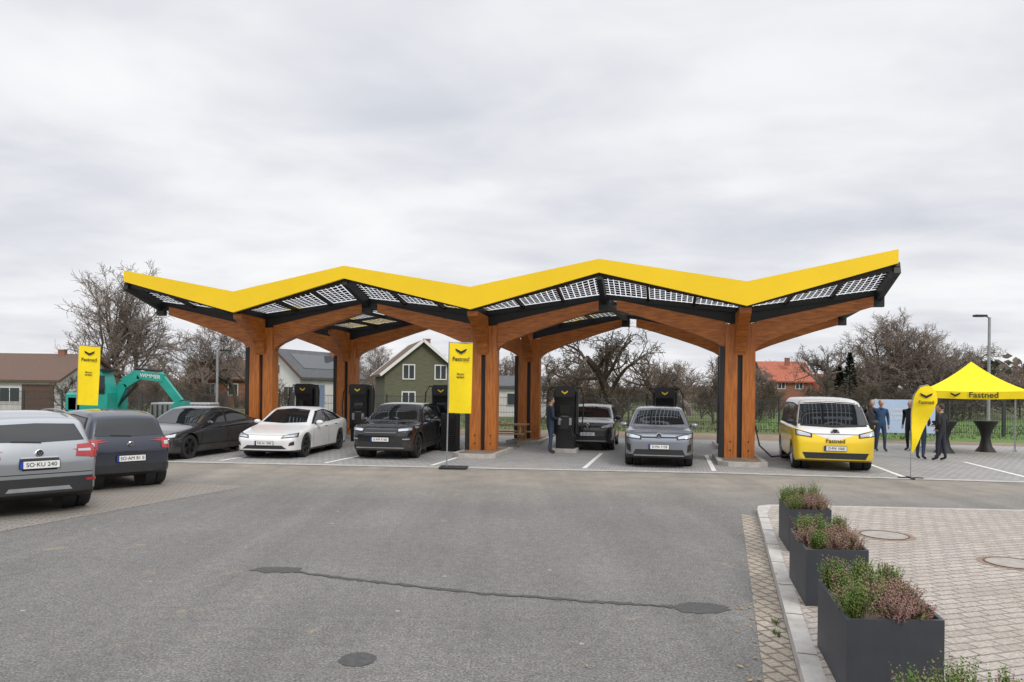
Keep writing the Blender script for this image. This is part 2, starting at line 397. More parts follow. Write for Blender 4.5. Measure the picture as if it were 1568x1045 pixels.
pm=MB(); uvs=[]; fr=MB()
def strip(i,r0,r1,nu,nv):
    p00,p10,p01,p11=pt(i,r0),pt(i+1,r0),pt(i,r1),pt(i+1,r1)
    du=(p10-p00).length; dv=(p01-p00).length
    for a in range(nu):
        for c in range(nv):
            def Q(s,t): 
                q=lerp(lerp(p00,p10,s),lerp(p01,p11,s),t); q.z+=.10; return q
            s0,s1=a/nu+.006,(a+1)/nu-.006; t0,t1=c/nv+.01,(c+1)/nv-.01
            pm.add([Q(s0,t0),Q(s1,t0),Q(s1,t1),Q(s0,t1)],[(0,1,2,3)],'solar')
            uu,vv_=(s1-s0)*du,(t1-t0)*dv; nu_=max(1,round(uu/.17))*.19; nv_=max(1,round(vv_/.17))*.19
            e=.19*.17
            uvs.extend([(0,0),(nu_+e,0),(nu_+e,nv_+e),(0,nv_+e)])
    for a in range(nu+1):
        s=a/nu; p=lerp(p00,p10,s); q=lerp(p01,p11,s); w=.07 if 0<a<nu else .12
        fr.beam(p+Vector((0,0,.03)),q+Vector((0,0,.03)),w,.12,'blk')
    for c in range(1,nv):
        t=c/nv; p=lerp(p00,p01,t); q=lerp(p10,p11,t); fr.beam(p+Vector((0,0,.05)),q+Vector((0,0,.05)),.07,.10,'blk')
for i in range(6):
    strip(i,'F','A',3,1); strip(i,'A','B',3,3); strip(i,'B','G',3,1)
o=pm.make('solar_panels',can); l=o.data.uv_layers.new(name='UVMap')
for k,u in enumerate(uvs): l.data[k].uv=u
for i in range(7):
    F,A_,B_,G=pt(i,'F'),pt(i,'A'),pt(i,'B'),pt(i,'G')
    if pk[i]:
        w=.16
        fr.beam(F+Vector((0,0,-.06)),A_+Vector((0,0,-.10)),w,.30,'blk'); fr.beam(A_+Vector((0,0,-.06)),B_+Vector((0,0,-.06)),w,.26,'blk'); fr.beam(B_+Vector((0,0,-.10)),G+Vector((0,0,-.06)),w,.30,'blk')
        for X in (A_,B_): fr.box(X+Vector((0,0,-.25)),(.30,.16,.30),'blk',rz=math.atan2(ud.y,ud.x))
    else:
        fr.beam(F,A_,.14,.20,'blk'); fr.beam(A_,B_,.14,.20,'blk'); fr.beam(B_,G,.14,.20,'blk')
for row in ('A','B'):
    for i in range(6): fr.beam(pt(i,row),pt(i+1,row),.18,.14,'blk')
# thin lightning rods on the ridges
for i in (2,4): fr.tube([pt(i,'B')+Vector((.2,0,.1)),pt(i,'B')+Vector((.2,0,1.35))],.012,'galv',5)
fr.make('steel_frame',can)
def column(P,nm):
    b=MB(); 
    T0=Matrix.Translation(P)@Matrix.Rotation(math.atan2(ud.y,ud.x),4,'Z')
    def pz(poly,y0,y1,k):
        n=len(poly); vs=[T0@Vector((a,y0,c)) for a,c in poly]+[T0@Vector((a,y1,c)) for a,c in poly]
        fs=[tuple(range(n-1,-1,-1)),tuple(range(n,2*n))]+[(i,(i+1)%n,n+(i+1)%n,n+i) for i in range(n)]
        b.add(vs,fs,k)
    for s in (1,-1):
        g=.07
        post=[(g,.12),(.42,.12),(.43,2.0),(.42,3.22),(.42,4.0),(g,4.0)]
        if s<0: post=[(-x,z) for x,z in post]
        pz(post,-.19,.19,'woodv')
        low=[(.42,3.24),(.50,3.36),(.70,3.49),(1.3,3.74),(2.0,3.98),(2.8,4.24),(3.55,4.46)]
        tz=lambda x:4.07+(x-.42)/3.13*.68
        for i in range(len(low)-1):
            (x0,z0),(x1,z1)=low[i],low[i+1]
            pz([(s*x0,z0),(s*x1,z1),(s*x1,tz(x1)),(s*x0,tz(x0))],-.14,.14,'wood')
        pz([(s*.1,4.003),(s*.43,4.073),(s*3.5,4.742),(s*3.5,4.80),(s*.1,4.38)],-.055,.055,'blk')
    pz([(-.069,.1),(.069,.1),(.069,4.3),(-.069,4.3)],-.10,.10,'blk')
    pz([(-.56,.1),(-.435,.1),(-.435,3.35),(-.56,3.35)],-.21,.21,'blk')
    for s in (1,-1):
        pl=[(.195,3.1),(.36,3.45),(.75,3.78),(1.55,4.18),(1.55,4.32),(.195,4.28)]
        n=len(pl)
        vs=[T0@Vector((-.15,-s*a,c)) for a,c in pl]+[T0@Vector((.15,-s*a,c)) for a,c in pl]
        b.add(vs,[tuple(range(n-1,-1,-1)),tuple(range(n,2*n))]+[(i,(i+1)%n,n+(i+1)%n,n+i) for i in range(n)],'wood')
    pz([(-.50,.02),(.48,.02),(.48,.12),(-.50,.12)],-.26,.26,'blk')
    for x in (-.25,.25):
        for z in (.35,.6): pz([(x-.02,z-.02),(x+.02,z-.02),(x+.02,z+.02),(x-.02,z+.02)],-.2,.2,'blk')
    b.make(nm,can)
for i in (1,3,5): column(A[i],'column'); column(A[i]+OR,'column')
for i in (1,3,5):
    for P in (A[i],A[i]+OR):
        b=MB(); rz=math.atan2(ud.y,ud.x); T=Matrix.Translation(P)@Matrix.Rotation(rz,4,'Z')
        b.prism([(-.66,-1.2),(-.4,-1.45),(.4,-1.45),(.66,-1.2),(.66,1.3),(-.66,1.3)],0,.13,'concrete',T)
        b.prism([(-.52,-1.15),(-.35,-1.31),(.35,-1.31),(.52,-1.15),(.52,1.18),(-.52,1.18)],.11,.135,'soil',T)
        for q in range(60):
            a,c=U(-.46,.46),U(-1.2,1.1); s=U(.02,.05); b.ell(T@Vector((a,c,.14)),(s,s*.8,s*.5),'soil',5,4)
        b.make('kerb_island')

# ---------------------------------------------------------------- cars
def interp(pts,t):
    if t<=pts[0][0]: return pts[0][1]
    for (a,va),(b_,vb) in zip(pts,pts[1:]):
        if t<=b_: return va+(vb-va)*(t-a)/(b_-a)
    return pts[-1][1]
def polyline(pts,t):
    ls=[0]
    for a,b_ in zip(pts,pts[1:]): ls.append(ls[-1]+math.dist(a,b_))
    s=t*ls[-1]
    for i in range(len(pts)-1):
        if s<=ls[i+1]+1e-9:
            f=(s-ls[i])/max(1e-9,ls[i+1]-ls[i]); return (pts[i][0]+(pts[i+1][0]-pts[i][0])*f,pts[i][1]+(pts[i+1][1]-pts[i][1])*f)
    return pts[-1]
def car(name,loc,head,L,W,H,top,belt,paintm,wr,axf,axr,decs,low=.22,wid=None,tum=.36,rim='rim',plate=None,pz=.5,clad=False,mir=(1.3,.98),mircol=None,rails=False):
    E=empty(name,loc,math.atan2(head[1],head[0]))
    wid=wid or [(0,.70),(.06,.83),(.18,.915),(.42,.97),(.8,1),(L-.8,1),(L-.35,.965),(L-.12,.92),(L,.84)]
    keys=sorted(set([p[0] for p in top]+[p[0] for p in wid]+[axf,L-axr]))
    keys=[k for i,k in enumerate(keys) if i==0 or k-keys[i-1]>.025]
    secs=[]
    for t in keys:
        zt=interp(top,t); w=interp(wid,t)*W/2
        zl=low+(.07*(1-t/.3) if t<.3 else 0)+(.12*(t-L+.4)/.4 if t>L-.4 else 0)
        zs=min(interp(belt,t),zt-.03); g=zt-zs; k=max(0,min(1,(g-.03)/.35)); wr_=.93*w-tum*max(0,g-.03)
        hw=lambda a,b_: a+(b_-a)*k
        secs.append((L/2-t,[(.80*w,zl),(.95*w,zl+.015),(.985*w,zl+.12*(zs-zl)),(.985*w,zl+.40*(zs-zl)),(w,zl+.70*(zs-zl)),(.995*w,zl+.90*(zs-zl)),(.955*w,zs-.005),
            (hw(.92*w,.915*w),zs+hw(.008,.012)),(hw(.86*w,lerp(.915*w,wr_,.80)),zs+hw(.55*g,.80*g)),(hw(.74*w,wr_*.93),zs+hw(.85*g,.965*g)),(hw(.35*w,wr_*.5),zt+.008)]))
    n=len(secs[0][1]); m=2*n; vs=[];fs=[]
    for x,s in secs:
        for y,z in s: vs.append((x,y,z))
        for y,z in reversed(s): vs.append((x,-y,z))
    for i in range(len(secs)-1):
        for j in range(m): jj=(j+1)%m; fs.append((i*m+j,i*m+m+j,i*m+m+jj,i*m+jj))
    for base,fl in ((0,0),((len(secs)-1)*m,1)):
        for j in range(n-1):
            q=(base+j,base+j+1,base+m-2-j,base+m-1-j); fs.append(q if fl==0 else q[::-1])
    me=bpy.data.meshes.new('body'); me.from_pydata(vs,[],fs); me.materials.append(paintm); me.update()
    cr=me.attributes.new('crease_edge','FLOAT','EDGE')
    for e in me.edges:
        a,b_=e.vertices; ja,jb=a%m,b_%m; v=0
        if ja==jb:
            q=ja if ja<n else m-1-ja
            if q in(6,7): v=.55
            if q==1: v=.5
            if q==9: v=.3
        cr.data[e.index].value=v
    o=bpy.data.objects.new('body',me); COL.objects.link(o)
    sd=o.modifiers.new('s','SUBSURF'); sd.levels=2; sd.render_levels=2
    dg=bpy.context.evaluated_depsgraph_get(); dg.update()
    me1=bpy.data.meshes.new_from_object(o.evaluated_get(dg)); bvh=BVHTree.FromPolygons([v.co for v in me1.vertices],[p.vertices[:] for p in me1.polygons])
    cb=MB(); ar=wr+.05; xf=L/2-axf; xr=-L/2+axr; n2=28
    for x in (xf,xr):
        for s in (1,-1):
            T=Matrix.Translation((x,s*(W/2-.11),wr))@Matrix.Rotation(math.pi/2,4,'X')
            cb.prism([(ar*math.cos(2*math.pi*k/n2),ar*math.sin(2*math.pi*k/n2)) for k in range(n2)],-.22,.22,'plast',T)
    cut=cb.make('cut'); o.modifiers.clear(); o.data=me1
    bo=o.modifiers.new('b','BOOLEAN'); bo.object=cut; bo.operation='DIFFERENCE'; bo.solver='EXACT'
    dg=bpy.context.evaluated_depsgraph_get(); dg.update()
    me2=bpy.data.meshes.new_from_object(o.evaluated_get(dg))
    if len(me2.polygons)>200: o.data=me2
    o.modifiers.clear(); bpy.data.objects.remove(cut)
    o.data.polygons.foreach_set('use_smooth',[True]*len(o.data.polygons)); o.data.set_sharp_from_angle(angle=math.radians(38)); o.parent=E
    db=MB()
    D={'F':Vector((1,0,0)),'R':Vector((-1,0,0)),'L':Vector((0,1,0)),'Q':Vector((0,-1,0)),'T':Vector((0,0,1))}
    def ray(ax,u,v):
        d=D[ax]; p={'F':(L,u,v),'R':(-L,u,v),'L':(u,3,v),'Q':(u,-3,v),'T':(u,v,4)}[ax]
        return bvh.ray_cast(Vector(p),-d)
    def decal(ax,lo,hi,k,off=.006,nu=18,nv=6):
        P=[];ok=[]
        for j in range(nv+1):
            for i in range(nu+1):
                a=polyline(lo,i/nu); c=polyline(hi,i/nu); h=ray(ax,a[0]+(c[0]-a[0])*j/nv,a[1]+(c[1]-a[1])*j/nv)
                if h[0] is None: P.append(Vector((0,0,.5))); ok.append(False)
                else:
                    nn=h[1] if h[1].dot(D[ax])>0 else -h[1]; P.append(h[0]+nn*off); ok.append(True)
        db.add(P,[q for j in range(nv) for i in range(nu) for q in [(j*(nu+1)+i,j*(nu+1)+i+1,(j+1)*(nu+1)+i+1,(j+1)*(nu+1)+i)] if all(ok[a] for a in q)],k)
    for d in decs:
        ax,k,lo,hi=d[:4]; off=d[4] if len(d)>4 else .006
        if ax=='S':
            f=lambda p:[(L/2-a,c) for a,c in p]
            decal('L',f(lo),f(hi),k,off); decal('Q',f(lo),f(hi),k,off)
        else:
            f=lambda p,s=1:[(s*a*W/2,c) for a,c in p]
            decal(ax,f(lo),f(hi),k,off)
            if len(d)>5: decal(ax,f(lo,-1),f(hi,-1),k,off)
    if clad:
        for x in (xf,xr):
            for ax in 'LQ':
                AR=lambda r:[(x+r*math.cos(a),wr+r*math.sin(a)) for a in [math.pi*(-.10+1.2*q/18) for q in range(19)]]
                decal(ax,AR(ar+.002),AR(ar+.065),'plast',.012,nu=24,nv=2)
    db.make('glass_and_trim',E,smooth=40)
    wb=MB()
    for x in (xf,xr):
        for s in (1,-1):
            T=Matrix.Translation((x,s*(W/2-.13),wr))@Matrix.Rotation(-s*math.pi/2,4,'X')
            wb.lathe([(wr*.66,-.10),(wr*.9,-.11),(wr,-.08),(wr,.07),(wr*.93,.105),(wr*.70,.10),(wr*.68,.085)],'tyre',28,T)
            wb.lathe([(wr*.70,.10),(wr*.68,.098),(wr*.62,.04),(wr*.62,-.02)],rim,28,T)
            wb.lathe([(wr*.64,.0),(.001,.0)],'plast',24,T)
            wb.lathe([(.001,.10),(wr*.14,.095),(wr*.18,.03)],rim,12,T)
            for k in range(5):
                a=2*math.pi*k/5+.3
                for e in (-.12,.12):
                    wb.beam(T@Vector((wr*.10*math.cos(a),wr*.10*math.sin(a),.078)),T@Vector((wr*.66*math.cos(a+e),wr*.66*math.sin(a+e),.078)),.05,.03,rim,up=(0,1,0))
            Tw=Matrix.Translation((x,s*(W/2-.33),wr))@Matrix.Rotation(-s*math.pi/2,4,'X')
            wb.lathe([(.001,.07),(ar-.004,.07),(ar-.004,-.12),(.001,-.12)],'plast',28,Tw)
    wb.make('wheels',E,smooth=35)
    db=MB()
    for s in (1,-1):
        x=L/2-mir[0]; z=mir[1]; y=W/2*.93
        db.beam((x,s*(y-.10),z-.01),(x,s*(y+.06),z+.02),.05,.035,'plast')
        db.ell((x-.01,s*(y+.12),z+.05),(.075,.115,.07),mircol or paintm,12,8)
        db.ell((x-.035,s*(y+.12),z+.05),(.055,.10,.055),'glass',12,8)
    if rails:
        for s in (1,-1):
            prev=None
            for t in [1.75+.12*i for i in range(16)]:
                h=ray('T',L/2-t,s*W*.5*.60)
                if h[0] is None: continue
                p=h[0]+Vector((0,0,.035))
                if prev is not None: db.beam(prev,p,.03,.022,'galv')
                prev=p
    db.make('mirrors',E,smooth=40)
    if plate:
        ax,txt=plate; h=ray(ax,0,pz); s=1 if ax=='F' else -1; x=(h[0].x if h[0] else s*L/2)+.02*s
        pb=MB(); pb.box((x,0,pz),(.012,.54,.13),'ink'); pb.box((x+.006*s,0,pz),(.01,.52,.11),'plate'); pb.box((x+.0075*s,-s*.24,pz),(.01,.04,.11),'blue'); pb.make('number_plate',E)
        text(txt,.088,'ink',E,facing((x+.0135*s,s*.02,pz),(0,s,0)),'plate_lettering',bold=0)
    return E
def gap(x0,z0,x1,z1,w=.012): return ('S','ink',[(x0-w/2,z0),(x0+w/2,z0)],[(x1-w/2,z1),(x1+w/2,z1)],.003)
def axf_(L): return .195*L
def badge(E,x,z,s=1,r=.07):
    b=MB(); T=Matrix.Translation((x,0,z))@Matrix.Rotation(s*math.pi/2,4,'Y')
    b.lathe([(r,-.03),(r,.008),(r*.82,.012),(r*.80,.004)],'chrome',24,T); b.lathe([(r*.8,.004),(.001,.004)],'plast',24,T)
    k=r/.07
    b.beam((x+s*.012,-.045*k,z+.04*k),(x+s*.012,0,z-.045*k),.012,.012,'chrome'); b.beam((x+s*.012,.045*k,z+.04*k),(x+s*.012,0,z-.045*k),.012,.012,'chrome'); b.make('emblem',E)
def suv(name,loc,head,L,W,H,pm,face,wr=.345,rim='rim',plate=None,clad=False,pz=.5,rails=False,bz=None):
    r=L
    top=[(0,.70),(.05,.84),(.16,.93),(.5,1.0),(1.0,1.05),(1.12,1.09),(1.72,H-.13),(1.9,H-.05),(2.5,H),(r-.9,H-.03),(r-.42,H-.09),(r-.30,H-.15),(r-.10,1.12),(r-.05,1.0),(r,.82)]
    belt=[(0,.95),(1.2,1.0),(r-.6,1.06),(r,1.05)]
    g0,g1=1.42,r-.48; ax=axf_(L)
    d=[('F','glass',[(-.76,1.12),(0,1.095),(.76,1.12)],[(-.60,H-.125),(0,H-.09),(.60,H-.125)]),
      ('S','ink',[(g0-.10,1.035),(g1+.08,1.09)],[(1.95,H-.145),(2.7,H-.095),(g1-.10,H-.15)],.004),
      ('S','glass',[(g0+.04,1.055),(2.46,1.07)],[(2.0,H-.165),(2.50,H-.125)],.009),('S','glass',[(2.56,1.07),(3.36,1.085)],[(2.58,H-.125),(3.30,H-.135)],.009),('S','glass',[(3.43,1.09),(g1,1.13)],[(3.37,H-.14),(g1-.16,H-.18)],.009),
      ('R','glass',[(-.72,1.16),(0,1.14),(.72,1.16)],[(-.60,H-.20),(0,H-.18),(.60,H-.20)]),
      ('R','ink',[(-.05,1.13),(.40,1.155)],[(-.05,1.145),(.40,1.17)],.02),
      ('R','plast',[(-.93,.36),(.93,.36)],[(-.93,.60),(.93,.60)],.010),
      ('R','galv',[(-.5,.40),(.5,.40)],[(-.45,.46),(.45,.46)],.016),
      ('R','ink',[(-.26,.72),(.26,.72)],[(-.30,.90),(.30,.90)],.004),('R','chrome',[(-.28,.905),(.28,.905)],[(-.28,.925),(.28,.925)],.014),
      ('R','red',[(.56,.91),(.96,.88)],[(.60,1.09),(.93,1.11)],.012,'m'),('R','lamp',[(.60,.985),(.80,.98)],[(.60,1.02),(.80,1.02)],.016,'m'),
      ('S','red',[(r-.34,.95),(r-.03,.88)],[(r-.26,1.07),(r-.06,1.09)],.012),
      ('R','red',[(.72,.52),(.88,.52)],[(.72,.56),(.88,.56)],.016,'m'),
      ('S','plast',[(ax+.42,.25),(r-ax-.42,.25)],[(ax+.42,.40),(r-ax-.42,.40)],.010),
      ('S','chrome',[(2.25,.94),(2.42,.94)],[(2.25,.965),(2.42,.965)],.022),('S','chrome',[(3.15,.96),(3.32,.96)],[(3.15,.985),(3.32,.985)],.022),
      gap(1.28,.42,1.36,1.0),gap(2.50,.40,2.51,1.02),gap(r-ax-.30,.80,3.42,1.04),gap(3.3,.42,3.15,.75),
      ('R','ink',[(-.94,.655),(.94,.655)],[(-.94,.668),(.94,.668)],.003),('R','ink',[(.93,.66),(.945,.66)],[(.90,.93),(.915,.93)],.003,'m')]+face
    E=car(name,loc,head,L,W,H,top,belt,pm,wr,ax,ax,d,plate=plate,rim=rim,clad=clad,pz=pz,rails=rails,mir=(1.55,1.03))
    if bz: badge(E,L/2-.02,bz)
    if plate[0]=='R': badge(E,-L/2+.01,.99,-1,.055)
    return E
face_a=[('F','ink',[(.50,.75),(.94,.79)],[(.48,.85),(.94,.93)],.008,'m'),('F','lamp',[(.54,.775),(.91,.81)],[(.53,.83),(.91,.91)],.013,'m'),('F','ink',[(-.50,.80),(.50,.80)],[(-.50,.83),(.50,.83)],.01),
 ('F','plast',[(-.74,.34),(.74,.34)],[(-.66,.50),(.66,.50)],.008),('F','plast',[(.78,.42),(.9,.48)],[(.80,.62),(.9,.66)],.008,'m'),
 ('F','galv',[(-.70,.33),(.70,.33)],[(-.70,.355),(.70,.355)],.014),('F','ink',[(-.8,.925),(.8,.925)],[(-.8,.932),(.8,.932)],.003)]
face_b=[('F','ink',[(.53,.785),(.94,.82)],[(.50,.89),(.93,.93)],.008,'m'),('F','lamp',[(.57,.81),(.92,.84)],[(.55,.87),(.91,.91)],.013,'m'),('F','plast',[(-.50,.68),(.50,.68)],[(-.56,.86),(.56,.86)],.008),
 ('F','plast',[(-.78,.34),(.78,.34)],[(-.62,.52),(.62,.52)],.008),('F','chrome',[(-.74,.335),(.74,.335)],[(-.74,.36),(.74,.36)],.014),
 ('F','lamp',[(.70,.58),(.88,.58)],[(.70,.61),(.88,.615)],.012,'m'),('F','galv',[(-.50,.765),(.50,.765)],[(-.50,.775),(.50,.775)],.012)]
silver=paint('silver_paint',(.34,.36,.38),(.02,.02,.022),.40,.7,.3)
bluegrey=paint('bluegrey_paint',(.25,.275,.315),(.02,.02,.022),.36,.6,.3)
blackp=paint('black_paint',(.008,.009,.011),(.015,.015,.017),.36,0,.2)
navy=paint('darkblue_paint',(.018,.024,.042),(.02,.02,.022),.33,.3,.3)
whitep=paint('white_paint',(.76,.76,.76),(.02,.02,.022),.25,0,.3)
darkg=paint('black_hatch_paint',(.010,.011,.013),(.015,.015,.017),.36,.3,.25)
duo=paint('two_tone_paint',(.74,.74,.72),(.90,.62,.004),.80,0,.35,vee=.33)
suv('silver_suv',(-8.76,12.5,0),(-.72,.69),4.18,1.775,1.61,silver,face_b,plate=('R','SO·KU 240'),clad=True,pz=.81,rails=True)
suv('blue_suv',(4.33,21.15,0),(-.2,-1),4.58,1.85,1.60,bluegrey,face_a,plate=('F','D·FN 115E'),wr=.36,pz=.57,bz=.87)
suv('black_suv',(-3.42,22.55,0),(-.14,-1),4.45,1.86,1.60,blackp,face_b,plate=('F','E·AM 516E'),wr=.36,pz=.58,clad=True,rim='rimd')
suv('black_hatchback',(2.95,26.2,0),(-.2,-1),4.28,1.80,1.55,darkg,face_a,plate=('F','D·FN 401'),wr=.34,pz=.57,bz=.87)
L,W,H=3.5,1.67,1.55
E=car('dark_blue_small_car',(-8.72,15.2,0),(-.74,.67),L,W,H,[(0,.62),(.05,.80),(.16,.90),(.55,1.0),(.72,1.05),(1.25,H-.13),(1.45,H-.04),(2.1,H),(2.85,H-.03),(3.12,H-.09),(3.22,H-.15),(3.38,1.05),(3.45,.92),(3.5,.76)],
     [(0,.85),(1.,.92),(3.2,.99),(3.5,.96)],navy,.31,.62,.60,
     [('R','glass',[(-.74,1.06),(0,1.04),(.74,1.06)],[(-.62,H-.18),(0,H-.16),(.62,H-.18)]),('R','ink',[(-.05,1.04),(.40,1.06)],[(-.05,1.055),(.40,1.075)],.02),
      ('F','glass',[(-.76,1.09),(0,1.07),(.76,1.09)],[(-.62,H-.13),(0,H-.10),(.62,H-.13)]),
      ('S','ink',[(.95,.97),(3.12,1.02)],[(1.45,H-.14),(2.1,H-.10),(2.98,H-.15)],.004),
      ('S','glass',[(1.05,.99),(1.95,1.0)],[(1.5,H-.16),(2.0,H-.125)],.009),('S','glass',[(2.05,1.0),(3.05,1.05)],[(2.08,H-.125),(2.93,H-.17)],.009),
      ('R','red',[(.70,.80),(.96,.78)],[(.70,1.0),(.93,1.0)],.014,'m'),('R','lamp',[(.76,.86),(.86,.86)],[(.76,.93),(.86,.93)],.018,'m'),
      ('S','red',[(3.30,.82),(3.47,.80)],[(3.28,.97),(3.42,.99)],.012),
      ('R','plast',[(-.90,.32),(.90,.32)],[(-.86,.50),(.86,.50)],.012),('R','ink',[(-.94,.72),(.94,.72)],[(-.94,.73),(.94,.73)],.003),
      gap(.98,.36,1.02,.95),gap(2.0,.34,2.0,.98),gap(2.9,.75,3.0,1.0),('S','chrome',[(1.78,.86),(1.92,.86)],[(1.78,.885),(1.92,.885)],.02)],
     rim='rimd',plate=('R','SO·AM 81 E'),pz=.62,mir=(1.1,.97),clad=True)
badge(E,-L/2+.01,.90,-1,.045)
def sedan(name,loc,head,pm,rim,plate):
    L,W,H=4.72,1.85,1.44
    top=[(0,.50),(.06,.63),(.22,.71),(.55,.79),(1.15,.90),(1.30,.94),(2.0,H-.10),(2.3,H-.02),(2.75,H),(3.3,H-.08),(3.95,1.14),(4.2,1.07),(4.55,1.03),(4.66,.95),(4.72,.78)]
    belt=[(0,.72),(.5,.80),(1.4,.90),(2.8,.93),(4.2,.99),(4.72,.95)]
    car(name,loc,head,L,W,H,top,belt,pm,.34,.86,.98,[('F','glass',[(-.74,.985),(0,.955),(.74,.985)],[(-.58,1.335),(0,1.375),(.58,1.335)]),
      ('S','ink',[(1.42,.935),(3.95,1.02)],[(2.05,H-.13),(2.7,H-.075),(3.55,1.21)],.004),
      ('S','glass',[(1.56,.955),(2.58,.965)],[(2.15,1.29),(2.62,1.335)],.009),('S','glass',[(2.68,.965),(3.80,1.03)],[(2.70,1.335),(3.48,1.21)],.009),
      ('R','glass',[(-.62,1.10),(.62,1.10)],[(-.5,1.36),(.5,1.36)]),('F','ink',[(.50,.585),(.94,.62)],[(.56,.665),(.92,.735)],.008,'m'),('F','lamp',[(.55,.605),(.92,.635)],[(.59,.65),(.90,.715)],.013,'m'),
      ('F','plast',[(-.70,.29),(.70,.29)],[(-.54,.39),(.54,.39)],.008),('F','plast',[(.74,.38),(.88,.40)],[(.78,.47),(.88,.51)],.008,'m'),
      ('F','ink',[(-.8,.665),(.8,.665)],[(-.8,.672),(.8,.672)],.003),('S','red',[(4.48,.84),(4.69,.82)],[(4.40,.94),(4.66,.94)],.01),
      gap(1.32,.34,1.42,.90),gap(2.62,.30,2.63,.92),gap(3.4,.60,3.78,.98),('S','ink',[(2.3,.83),(2.5,.83)],[(2.3,.85),(2.5,.85)],.01),('S','ink',[(3.2,.86),(3.4,.86)],[(3.2,.88),(3.4,.88)],.01)],
      low=.17,rim=rim,plate=plate,pz=.45,mir=(1.65,.93))
sedan('white_sedan',(-6.72,22.55,0),(-.10,-1),whitep,'rimd',('F','NE·AI 100E'))
sedan('black_sedan',(-9.55,21.7,0),(-.20,-1),blackp,'rimd',('F','DO·TE 55E'))
L,W,H=4.71,1.985,1.93
E=car('yellow_white_van',(8.95,20.75,0),(-.27,-1),L,W,H,[(0,.74),(.05,.94),(.13,1.07),(.25,1.13),(.36,1.19),(.85,H-.28),(1.02,H-.13),(1.3,H-.05),(2.3,H),(4.0,H-.01),(4.45,H-.06),(4.58,H-.16),(4.66,1.2),(4.71,.9)],
     [(0,1.04),(.3,1.10),(1.,1.11),(4.5,1.13),(4.71,1.1)],duo,.37,.86,.88,
     [('F','ink',[(-.92,1.17),(0,1.13),(.92,1.17)],[(-.80,H-.165),(0,H-.125),(.80,H-.165)],.004),('F','glass',[(-.86,1.21),(0,1.17),(.86,1.21)],[(-.755,H-.20),(0,H-.16),(.755,H-.20)],.009),
      ('S','ink',[(.45,1.15),(4.45,1.16)],[(1.0,H-.24),(2.3,H-.17),(4.35,H-.20)],.004),
      ('S','glass',[(.62,1.18),(1.45,1.18)],[(1.05,H-.27),(1.5,H-.23)],.009),('S','glass',[(1.55,1.18),(2.9,1.18)],[(1.6,H-.22),(2.9,H-.21)],.009),('S','glass',[(3.0,1.18),(4.35,1.19)],[(3.0,H-.21),(4.25,H-.23)],.009),
      ('F','ink',[(.56,.875),(.95,.93)],[(.56,.985),(.95,1.08)],.008,'m'),('F','lamp',[(.60,.90),(.93,.95)],[(.60,.965),(.93,1.055)],.013,'m'),('F','ink',[(-.58,.965),(.58,.965)],[(-.58,.975),(.58,.975)],.01),
      ('F','plast',[(-.72,.34),(.72,.34)],[(-.80,.50),(.80,.50)],.008),('R','red',[(-.9,1.0),(.9,1.0)],[(-.9,1.06),(.9,1.06)],.01),
      gap(.72,.45,.72,1.12),gap(1.5,.36,1.5,1.14),gap(2.95,.36,2.95,1.14)],
     low=.24,tum=.20,wid=[(0,.80),(.05,.90),(.14,.955),(.3,.985),(.55,1),(4.3,1),(4.6,.95),(4.71,.88)],plate=('F','D·FN 106E'),pz=.61,mir=(.62,1.22),mircol=M['plast'])
b=MB()
for r in range(3):
    for c in range(13):
        y=-.62+c*.10+(.05 if r%2 else 0); z=.375+r*.044
        b.lathe([(.03,0),(.018,.004),(.018,0)],'yellow',6,Matrix.Translation((L/2-abs(y)**2*.16-.008,y,z))@Matrix.Rotation(math.pi/2,4,'Y'))
b.make('bumper_mesh',E)
text('Fastned',.15,'ink',E,facing((L/2+.012,0,.80),(0,1,0)),'lettering')
badge(E,L/2-.09,1.01,1,.11)

# ---------------------------------------------------------------- chargers
def charger(x,y,rz):
    E=empty('ev_charger',(x,y,0),rz)
    b=MB()
    b.box((0,0,.07),(.78,.62,.14),'concrete')
    prof=[(-.24,.14),(.26,.14),(.28,1.9),(.20,2.12),(-.34,2.16),(-.36,1.80),(-.26,1.62)]
    vs=[(-.30,a,z) for a,z in prof]+[(.30,a,z) for a,z in prof]; n=7
    b.add(vs,[tuple(range(n)),tuple(range(2*n-1,n-1,-1))]+[(i,n+i,n+(i+1)%n,(i+1)%n) for i in range(n)],'blk')
    b.box((0,-.35,1.97),(.66,.08,.30),'blk',ch=.02)
    b.box((0,-.262,1.42),(.34,.02,.26),'glass'); b.box((0,-.262,.98),(.40,.03,.42),'plast')
    b.box((-.18,-.28,1.02),(.09,.09,.24),'galv',ch=.01); b.box((.18,-.28,1.02),(.09,.09,.24),'galv',ch=.01)
    b.box((-.36,0,1.3),(.07,.3,1.4),'plast',ch=.01); b.box((.36,0,1.3),(.07,.3,1.4),'plast',ch=.01)
    for s in (1,-1):
        pts=[(s*.34,-.05,2.1),(s*.48,-.15,2.12),(s*.58,-.25,1.9),(s*.60,-.3,1.4),(s*.56,-.34,.8),(s*.40,-.36,.5),(s*.26,-.36,.62),(s*.18,-.34,.9)]
        b.tube(pts,.022,'ink',6)
    for s in (1,-1): b.add([(0,-.393,1.90),(s*.10,-.393,1.97),(s*.10,-.393,2.02),(0,-.393,1.955)],[(0,1,2,3)],'yellow')
    b.box((.0,-.27,1.16),(.22,.012,.07),'plate')
    b.box((-.16,-.262,1.68),(.08,.012,.08),'plate')
    b.make('cabinet',E,smooth=30)
for x,y in [(-7.45,26.2),(-5.35,25.6),(-2.35,24.9),(1.78,23.5),(5.15,24.2)]: charger(x,y,math.atan2(-.8,3.735))
